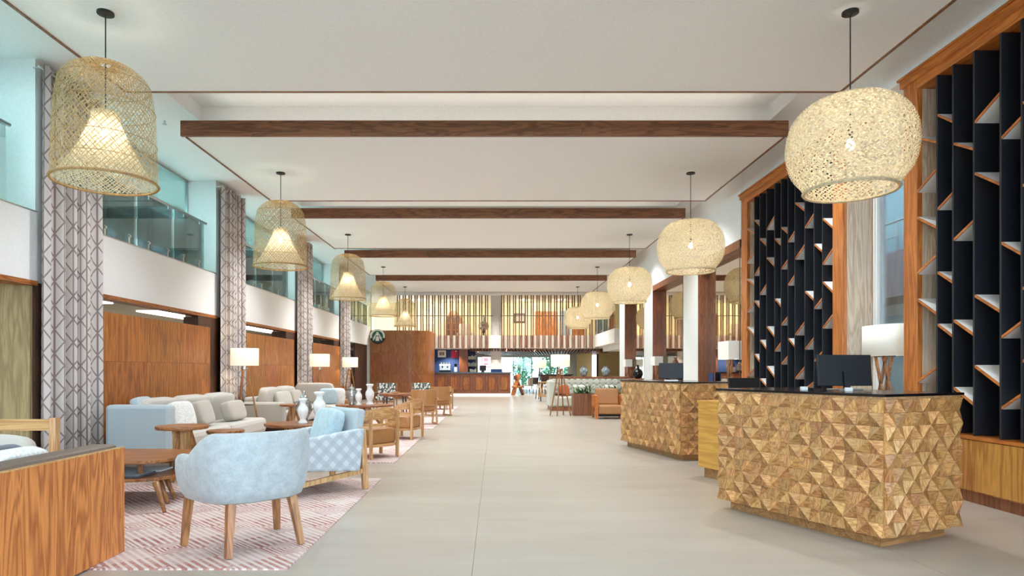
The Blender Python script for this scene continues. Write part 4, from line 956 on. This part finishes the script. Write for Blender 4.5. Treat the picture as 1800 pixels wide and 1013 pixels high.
# wooden bench in the corner of the picture
t = thing('bench_sofa', 'wooden backed bench with taupe leather top, cut off by the picture corner', 'bench', (-2.63, 4.6, .0115))
B('back_panel', 'honey', t, (-.03, 0, -2.6, 0, 0, .735), bevel=.003); B('end_panel', 'honey', t, (-.2, -.03, -.025, 0, 0, .735)); B('top_edge', 'ashx', t, (-.03, .002, -2.6, .002, .735, .742))
m = MB().box(-.22, -.03, -2.6, -.02, .44, .765); m.build('back_pad', 'brownl', t, bevel=.03); m = MB().box(-.85, -.2, -2.6, -.02, .2, .45); m.build('seat_pad', 'brownl', t, bevel=.04)
B('plinth', 'dark', t, (-.8, -.05, -2.55, -.06, 0, .2))
pillow('cushion', 'white patterned cushion leaning on the wooden bench', 'cushw', (-3.0, 4.02, .635), .5, .36, -PI/2, -.3, .14)
pillow('cushion', 'charcoal cushion beside the white one on the wooden bench', 'denim', (-3.2, 4.12, .64), .46, .36, -PI/2, -.35, .12)
t = thing('open_armchair', 'pale wooden armchair with grey cushions behind the wooden bench', 'armchair', (-3.95, 4.78, .0138), PI)
for s in (-1, 1):
    x = s*.43; MB().bar((x, -.38, 0), (x, -.4, .9), .05, .06, (0, 1, 0)).build('leg', 'ash', t); MB().bar((x, .34, 0), (x, .34, .6), .045, .05, (0, 1, 0)).build('leg', 'ash', t); MB().bar((x, -.38, .6), (x, .38, .6), .05, .03).build('armrest', 'ash', t)
MB().bar((-.43, -.4, .845), (.43, -.4, .845), .03, .09).build('back_rail', 'ashx', t); MB().bar((-.43, -.4, .3), (.43, -.4, .3), .03, .05).build('lower_rail', 'ashx', t); MB().bar((-.43, .34, .3), (.43, .34, .3), .03, .05).build('front_rail', 'ashx', t)
sub(MB().cushion(.8, .74, .2, TR((0, 0, .42)), .25).build('seat', 'sofa', t, smooth=True)); sub(MB().cushion(.78, .2, .34, TR((0, -.22, .62), .2), .4).build('back_cushion', 'sofa', t, smooth=True))

# ================================================================== TUFTED BENCH GROUP ON THE RIGHT
t = thing('tufted_bench', 'sage tufted banquette with wooden top rail behind the planters', 'bench', (1.7, 20.4, 0))
B('plinth', 'redwood', t, (.05, 2.65, .0, 1.35, 0, .12)); MB().box(.02, .75, 0, .9, .12, .44).build('seat', 'bench', t, bevel=.06); MB().box(.7, 2.6, .35, .95, .12, .44).build('seat', 'bench', t, bevel=.06); MB().box(0, .18, -.02, 1.3, .12, .95).build('arm', 'bench', t, bevel=.05)
B('top_rail', 'redwood', t, (.1, 2.7, 1.1, 1.45, 1.0, 1.07)); B('back_core', 'bench', t, (.1, 2.7, 1.12, 1.4, .1, 1.0))
m = MB()
for r in range(3):
    for i in range(11): m.cushion(.21, .08, .21, TR((.22+i*.205+(r % 2)*.1, 1.1, .55+r*.17), 0, PI/4), .6, 12, 6)
o = m.build('tufting', 'bench', t, smooth=True); o['kind'] = 'stuff'
for r in range(2):
    for i in range(11): MB().lathe([(.002, -.01), (.014, 0), (.002, .01)], 8, caps=False).build('button', 'cush', t, loc=(.32+i*.205+(r % 2)*.1, 1.01, .635+r*.17))
pillow('cushion', 'rust orange cushion against the arm of the tufted banquette', 'rust', (2.22, 20.95, .62), .4, .38, PI/2-.9, -.2, .14, 'banquette cushions'); pillow('cushion', 'white cushion on the tufted banquette behind the first planter', 'cushw', (2.75, 21.2, .62), .5, .34, .1, .25, .14, 'banquette cushions')
pillow('cushion', 'white cushion on the tufted banquette behind the second planter', 'cushw', (3.75, 21.25, .62), .5, .34, -.1, .25, .14, 'banquette cushions')
def planter(label, x, y):
    t = thing('planter', label, 'planter', (x, y, 0), 0, 'wooden planter boxes')
    W, D, Hh = .58, .5, .62
    for x0, x1, y0, y1 in ((0, W, 0, .02), (0, W, D-.02, D), (0, .02, .02, D-.02), (W-.02, W, .02, D-.02)): B('side_board', 'redwood', t, (x0, x1, y0, y1, 0, Hh))
    B('soil', 'soil', t, (.02, W-.02, .02, D-.02, .3, Hh-.04))
    m = MB(); rnd = random.Random(int(x*10))
    for i in range(70):
        a = rnd.random()*2*PI; l = .14+.2*rnd.random(); b = Vector((W/2+(rnd.random()-.5)*.45, D/2+(rnd.random()-.5)*.35, Hh-.05)); d = Vector((math.cos(a), math.sin(a), 0)); s = Vector((-d.y, d.x, 0))*(.018+.015*rnd.random()); up = .5+1.3*rnd.random()
        p1 = b+d*l*.45+Vector((0, 0, l*.5*up)); p2 = b+d*l+Vector((0, 0, l*.62*up))
        m.add([b, p1-s, p1+s, p2], [(0, 1, 2), (1, 3, 2)])
    o = m.build('foliage', 'leaf', t); o['kind'] = 'stuff'
planter('dark wooden planter box with green leaves beside the lone floor lamp', 2.2, 18.3); planter('dark wooden planter box with green leaves behind the tan leather lounge chair', 3.12, 18.9)
t = thing('lounge_chair', 'tan leather lounge chair with broad wooden side, beside the planter', 'armchair', (3.02, 17.3, 0), .0)
for s in (-1, 1): B('side_frame', 'orangey', t, (s*.36-.04, s*.36+.04, -.3, -.18, 0, .62), bevel=.01); B('armrest', 'orangey', t, (s*.36-.04, s*.36+.04, -.18, .4, .3, .62), bevel=.01); B('rear_leg', 'orangey', t, (s*.36-.03, s*.36+.03, .34, .4, 0, .3))
MB().box(-.32, .32, -.28, .38, .12, .36).build('seat', 'leather', t, bevel=.04); MB().box(-.31, .31, -.08, .08, -.22, .24, TR((0, .3, .55), -.3)).build('backrest', 'leather', t, bevel=.04); B('base_rail', 'blackm', t, (-.32, .32, -.2, .34, .06, .1))
urn = [(.06, 0), (.11, .05), (.15, .16), (.14, .24), (.08, .29), (.07, .32), (.1, .34)]
for x, lab in ((2.95, 'round grey blue glazed urn on the wooden rail, over the first planter'), (3.68, 'round grey blue glazed urn on the wooden rail, close to the further desk')):
    lathed('urn', lab, 'vase', 'bluev', (x, 21.68, 1.07), [(r*.95, z) for r, z in urn], 'glazed urns')
t = thing('rattan_drum', 'open cane drum table beside the dark legged floor lamp', 'side table', (2.0, 26.5, 0))
MB().lathe([(.27, .77), (.27, .8)], 28).build('top', 'rattan', t); MB().lathe([(.25, .2), (.25, .23)], 28).build('ring', 'rattan', t)
for i in range(14):
    a = 2*PI*i/14; b = a+.45; MB().tube((.24*math.cos(a), .24*math.sin(a), .22), (.25*math.cos(b), .25*math.sin(b), .78), .016, n=6).build('cane', 'rattan', t); 
for i in range(4): a = PI/4+PI/2*i; MB().tube((.22*math.cos(a), .22*math.sin(a), 0), (.22*math.cos(a), .22*math.sin(a), .21), .014, n=6).build('leg', 'blackm', t)

# ================================================================== CAFE BAR
t = thing('cafe_bar', 'long panelled wooden bar counter with black top and white kick board given an added glow', 'bar counter', (-2.93, 31.45, 0)); W = 3.66
B('body', 'cafe', t, (0, W, .04, .7, .14, 1.12)); B('kick_board', 'kick', t, (.02, W-.02, .08, .66, 0, .14)); B('counter_top', 'granite', t, (-.0, W+.04, -.04, .74, 1.12, 1.18))
for i in range(6):
    a = .03+i*W/6; b = a+W/6-.06; B('raised_panel', 'teak', t, (a+.1, b-.1, .02, .04, .3, .98), bevel=.01)
    for x0, x1, z0, z1 in ((a, b, .98, 1.08), (a, b, .18, .28), (a, a+.08, .28, .98), (b-.08, b, .28, .98)): B('moulding', 'redwood', t, (x0, x1, -.005, .04, z0, z1))
t = thing('espresso_machine', 'steel espresso machine with white cups stacked on top, on the bar', 'coffee machine', (-2.75, 31.75, 1.18))
B('body', 'steel', t, (0, .55, 0, .3, .08, .34), bevel=.015); B('base', 'blackm', t, (0, .55, -.06, .3, 0, .08)); B('hood', 'chrome', t, (0, .55, -.08, .3, .3, .4), bevel=.01)
for i in range(4): MB().tube((.08+i*.13, .12, .4), (.08+i*.13, .12, .48), .035, .045, 12).build('cup', 'signw', t)
for i in range(2): MB().tube((.15+i*.25, -.04, .3), (.15+i*.25, -.04, .2), .03).build('group_head', 'blackm', t)
t = thing('coffee_grinder', 'small grey coffee grinder beside the espresso machine', 'grinder', (-1.95, 31.8, 1.18)); B('body', 'steel', t, (-.08, .08, -.1, .1, 0, .25), bevel=.01); MB().tube((0, 0, .25), (0, 0, .4), .05, .08).build('hopper', 'blackm', t)
t = thing('till', 'black point of sale screen on the bar', 'till', (-.62, 31.75, 1.18)); B('screen', 'screen', t, (-.16, .16, -.02, .02, .06, .32)); B('foot', 'blackm', t, (-.08, .08, -.08, .08, 0, .06))
t = thing('pastry_case', 'blue fronted low case on the bar before the white pier', 'display case', (.05, 31.85, 1.18)); B('body', 'blue', t, (-.28, .28, 0, .25, 0, .14)); B('lid', 'glass', t, (-.28, .28, 0, .25, .14, .2))
def poster(name, label, x0, x1, z0, z1, mat, y=34.27):
    t = thing(name, label, 'poster', (0, y, 0)); B('sheet', mat, t, (x0, x1, 0, .02, z0, z1)); return t
p = poster('framed_print', 'white framed print of three dark cups on the navy wall', -3.05, -2.62, 1.95, 2.32, 'signw')
for i in range(3): B('print_mark', ('dark', 'redwood', 'dark')[i], p, (-2.95+i*.09, -2.89+i*.09, -.006, 0, 2.05, 2.22))
p = poster('red_poster', 'raspberry red poster on the navy wall', -2.35, -1.95, 1.92, 2.32, 'red'); B('print_mark', 'signw', p, (-2.12, -2.04, -.006, 0, 2.24, 2.31))
t = thing('back_bar_shelf', 'tall brown back bar shelf with rows of packets', 'shelf', (-1.9, 33.9, 0))
B('side', 'redwood', t, (0, .45, 0, .4, 0, 2.36)); 
for z in (1.1, 1.45, 1.8, 2.1): B('shelf', 'dark', t, (.45, .9, 0, .36, z, z+.025))
rr = random.Random(5)
for z in (1.1265, 1.4765, 1.8265):
    for i in range(5): tag(B('packet', rr.choice(('signw', 'teal', 'green', 'cream')), None, (-1.43+i*.085, -1.36+i*.085, 33.95, 34.02, z, z+.16+.06*rr.random())), 'small packet standing on the back bar shelf', 'packet', 'packets on the back bar shelf')
t = thing('menu_screen', 'pink lit menu screen hanging behind the bar', 'screen', (-.72, 36.0, 1.45)); B('display', 'pink', t, (-.02, .55, 0, .03, 0, .56)); B('frame', 'blackm', t, (-.04, .57, .03, .06, -.02, .58)); 
for z in (.34, .42, .14): B('print_mark', 'red', t, (.08, .3, -.006, 0, z, z+.03))
for x in (.05, .48): MB().tube((x, .045, .58), (x, .045, .92), .008).build('hanger', 'blackm', t)
# round shop sign on a bracket
t = thing('round_sign', 'round white, green and black emblem sign projecting beside the cafe wall', 'sign', (-5.22, 28.7, 2.77))
def disc(nm, mat, r0, r1, a0, a1, y0, y1, n=36):
    pts = [(r1*math.cos(a0+(a1-a0)*i/n), r1*math.sin(a0+(a1-a0)*i/n)) for i in range(n+1)]
    if r0: pts += [(r0*math.cos(a1+(a0-a1)*i/n), r0*math.sin(a1+(a0-a1)*i/n)) for i in range(n+1)]
    elif abs(a1-a0) > 6.2: pts = pts[:-1]
    m = MB(); n2 = len(pts); vs = [(x, y, z) for y in (y0, y1) for x, z in pts]
    m.add(vs, [tuple(range(n2)), tuple(range(2*n2-1, n2-1, -1))]+[(i, n2+i, n2+(i+1) % n2, (i+1) % n2) for i in range(n2)]); return m.build(nm, mat, t)
disc('drum', 'blackm', 0, .33, 0, 2*PI, -.02, .1); 
disc('upper_band', 'signw', .25, .33, -.25, PI+.25, -.03, -.02); disc('emblem_field', 'green', 0, .25, 0, 2*PI, -.028, -.02)
disc('emblem_head', 'signw', 0, .062, 0, 2*PI, -.036, -.028).location.z = .09
m = MB()
for s in (-1, 1):
    for k in range(4): m.bar((s*(.07+.035*k), -.032, .12-.05*k), (s*(.1+.03*k), -.032, -.1-.03*k), .02, .008, (0, 1, 0))
m.build('emblem_tails', 'signw', t); o = MB().bar((0, -.032, .0), (0, -.032, -.2), .1, .008, (0, 1, 0), .16, .008).build('emblem_body', 'signw', t); o = MB().add([(-.06, -.036, .15), (-.05, -.036, .2), (-.025, -.036, .165), (0, -.036, .22), (.025, -.036, .165), (.05, -.036, .2), (.06, -.036, .15)], [(0, 1, 2), (2, 3, 4), (4, 5, 6), (0, 2, 4, 6)]).build('emblem_crown', 'signw', t)
B('bracket', 'blackm', t, (-.45, -.3, .0, .05, -.03, .03), (-.45, -.4, -.0, .05, -.15, .15))

# ================================================================== BEYOND THE BAR
def diner(label, loc, rz, mat):
    t = thing('dining_chair', label, 'chair', loc, rz, 'chairs beyond the bar'); MB().box(-.22, .22, -.22, .22, .42, .48).build('seat', mat, t, bevel=.02); sweep(MB(), [(.23*math.sin(a), -.23*math.cos(a), .48, .36) for a in [-1.2+2.4*i/8 for i in range(9)]], .03, 0).build('backrest', mat, t)
    for x in (-.18, .18):
        for y in (-.18, .18): MB().tube((x, y, .43), (x*1.2, y*1.2, 0), .014, n=6).build('leg', 'blackm', t)
    return t
t = thing('folding_lounge_chair', 'brown slab sided folding lounge chair at the end of the bar', 'chair', (1.1, 33.2, 0), .3)
MB().bar((-.25, -.1, 0), (.12, .1, 1.05), .06, .5, (0, 1, 0)).build('slab', 'cafe', t); MB().bar((.3, -.1, 0), (-.08, .1, 1.0), .06, .4, (0, 1, 0)).build('slab', 'redwood', t); MB().cushion(.5, .5, .12, TR((0, 0, .42)), .3).build('seat', 'leather', t, smooth=True)
c0 = diner('grey brown tub chair just past the bar end', (1.75, 34.6, 0), face(-.8, .5), 'cush')
for i, (x, y, r) in enumerate(((2.3, 38.6, .5), (2.9, 39.4, 2.6), (3.3, 38.2, -1))): dup(c0, (x, y, 0), r, f'{("first", "second", "third")[i]} blue grey chair by the garden front, counted from the bar')
t = thing('dining_table', 'long dark dining table near the garden front', 'table', (3.2, 36.2, 0)); B('top', 'dark', t, (-.8, 1.1, -.4, .4, .98, 1.04)); B('apron', 'dark', t, (-.7, 1.0, -.35, .35, .7, .98))
for x in (-.65, .9): B('leg', 'dark', t, (x, x+.08, -.3, .3, 0, .7))
tr = random.Random(2)
for i, (x, y, h, r) in enumerate(((2.0, 47.5, 3.2, 1.0), (4.1, 48.2, 3.4, 1.2), (5.6, 47, 3.0, 1.0))):
    t = thing('garden_tree', f'leafy green tree outside the garden front, {ORD[i]} from the bar', 'tree', (x, y, -.05), 0, 'garden trees')
    MB().tube((0, 0, 0), (0, 0, h*.6), .1, .06).build('trunk', 'dark', t); m = MB()
    for j in range(900):
        d = Vector((tr.gauss(0, 1), tr.gauss(0, 1), tr.gauss(0, 1))).normalized()*r*tr.random()**.4; c = Vector((0, 0, h*.5))+Vector((d.x*.8, d.y*.8, d.z*1.5)); a = Vector((tr.gauss(0, 1), tr.gauss(0, 1), tr.gauss(0, 1))).normalized()*.13; b = a.cross(Vector((tr.gauss(0, 1), tr.gauss(0, 1), 1))).normalized()*.07
        m.add([c-a, c+b, c+a, c-b], [(0, 1, 2, 3)])
    o = m.build('foliage', 'leafy', t); o['kind'] = 'stuff'

# ================================================================== ON THE MEZZANINE
ZM = 2.7
t = thing('carved_cabinet', 'carved wooden cabinet with arched top behind the slats', 'cabinet', (-2.75, 36.0, ZM))
B('body', 'redwood', t, (0, .8, .2, .7, 0, 1.6)); MB().prism([(.4+.3*math.cos(a), .3*math.sin(a)) for a in [PI*i/12 for i in range(13)]], 0, .3, TR((0, .5, 1.6), PI/2)).build('arch', 'cafe', t)
for i in range(4):
    for j in range(3): B('carved_panel', 'dark', t, (.06+j*.25, .24+j*.25, .18, .2, .1+i*.38, .42+i*.38))
for lab, x in (('high backed grey armchair behind the slats, towards the cane lamps', -3.7), ('high backed grey armchair behind the slats, beside the carved cabinet', -1.7)):
    t = thing('mezzanine_armchair', lab, 'armchair', (x, 35.8, ZM), 0, 'mezzanine armchairs'); MB().box(-.32, .32, .2, .32, .3, 1.15).build('backrest', 'cush', t, bevel=.05); MB().box(-.32, .32, -.3, .25, .25, .48).build('seat', 'cush', t, bevel=.05)
    for s in (-1, 1): B('arm', 'cush', t, (s*.36-.05, s*.36+.05, -.3, .3, .2, .62))
    for x2 in (-.28, .28):
        for y2 in (-.24, .24): B('leg', 'blackm', t, (x2-.02, x2+.02, y2-.02, y2+.02, 0, .26))
t = thing('candelabrum', 'tall dark ornamental plant stand behind the slats by the white pier', 'ornament', (-.65, 35.6, ZM)); MB().lathe([(.2, 0), (.2, .05), (.05, .1), (.05, .6), (.12, .7)], 16).build('stand', 'dark', t); MB().lathe([(.05, .7), (.3, .9), (.28, 1.1), (.12, 1.25), (.03, 1.6)], 16).build('urn', 'silver', t)
t = thing('framed_picture', 'dark framed picture on the lime wall behind the slats', 'picture', (1.1, 36.86, 4.0)); B('frame', 'dark', t, (-.1, .62, 0, .03, -.05, .5)); B('print', 'cush', t, (0, .52, -.005, 0, .05, .4))
for k, (x, lab) in enumerate(((2.3, 'double wooden door on the mezzanine'), (4.35, 'wooden door on the mezzanine beside the bright window'))):
    d = struct(B('door_%d' % (k+2), 'cafe', None, (x-.05, x+(1.25 if k == 0 else .65), 36.84, 36.9, ZM, 4.62)), lab)
    for i in range(2 if k == 0 else 1): B('leaf', 'teak', d, (x+i*.6, x+i*.6+.58, 36.81, 36.84, ZM, 4.56)); MB().tube((x+.52+i*.14, 36.79, 3.7), (x+.52+i*.14, 36.79, 3.9), .015).build('handle', 'steel', d)
w = struct(B('window_8', 'sky_glass', None, (3.62, 4.28, 36.86, 36.89, ZM, 4.65)), 'bright window on the mezzanine'); B('frame', 'signw', w, (3.58, 3.62, 36.83, 36.9, ZM, 4.69), (4.28, 4.32, 36.83, 36.9, ZM, 4.69), (3.58, 4.32, 36.83, 36.9, 4.65, 4.69)); B('white_pane', 'facade', w, (3.62, 4.28, 36.892, 36.898, ZM, 4.65))  # plain white sheet just behind the glass

# small fittings
for i, (x, y) in enumerate(((-5.05, 9.9), (-5.05, 15.0), (-5.0, 20.2))):
    t = thing('sprinkler', f'small ceiling sprinkler above the balcony edge, {ORD[i]} from the camera', 'sprinkler', (x, y, ZC), 0, 'ceiling sprinklers'); MB().tube((0, 0, 0), (0, 0, -.05), .015).build('stem', 'steel', t); MB().lathe([(.035, -.05), (.035, -.055)], 12).build('deflector', 'steel', t)
t = thing('security_camera', 'small white security camera at the end of the slat screen', 'camera', (5.42, 32.3, 2.9)); B('arm', 'signw', t, (-.1, .0, .05, .19, -.02, .02)); MB().tube((0, .1, 0), (0, -.08, -.03), .05).build('housing', 'signw', t, smooth=True); MB().tube((0, -.08, -.03), (0, -.1, -.033), .035).build('lens', 'blackm', t)
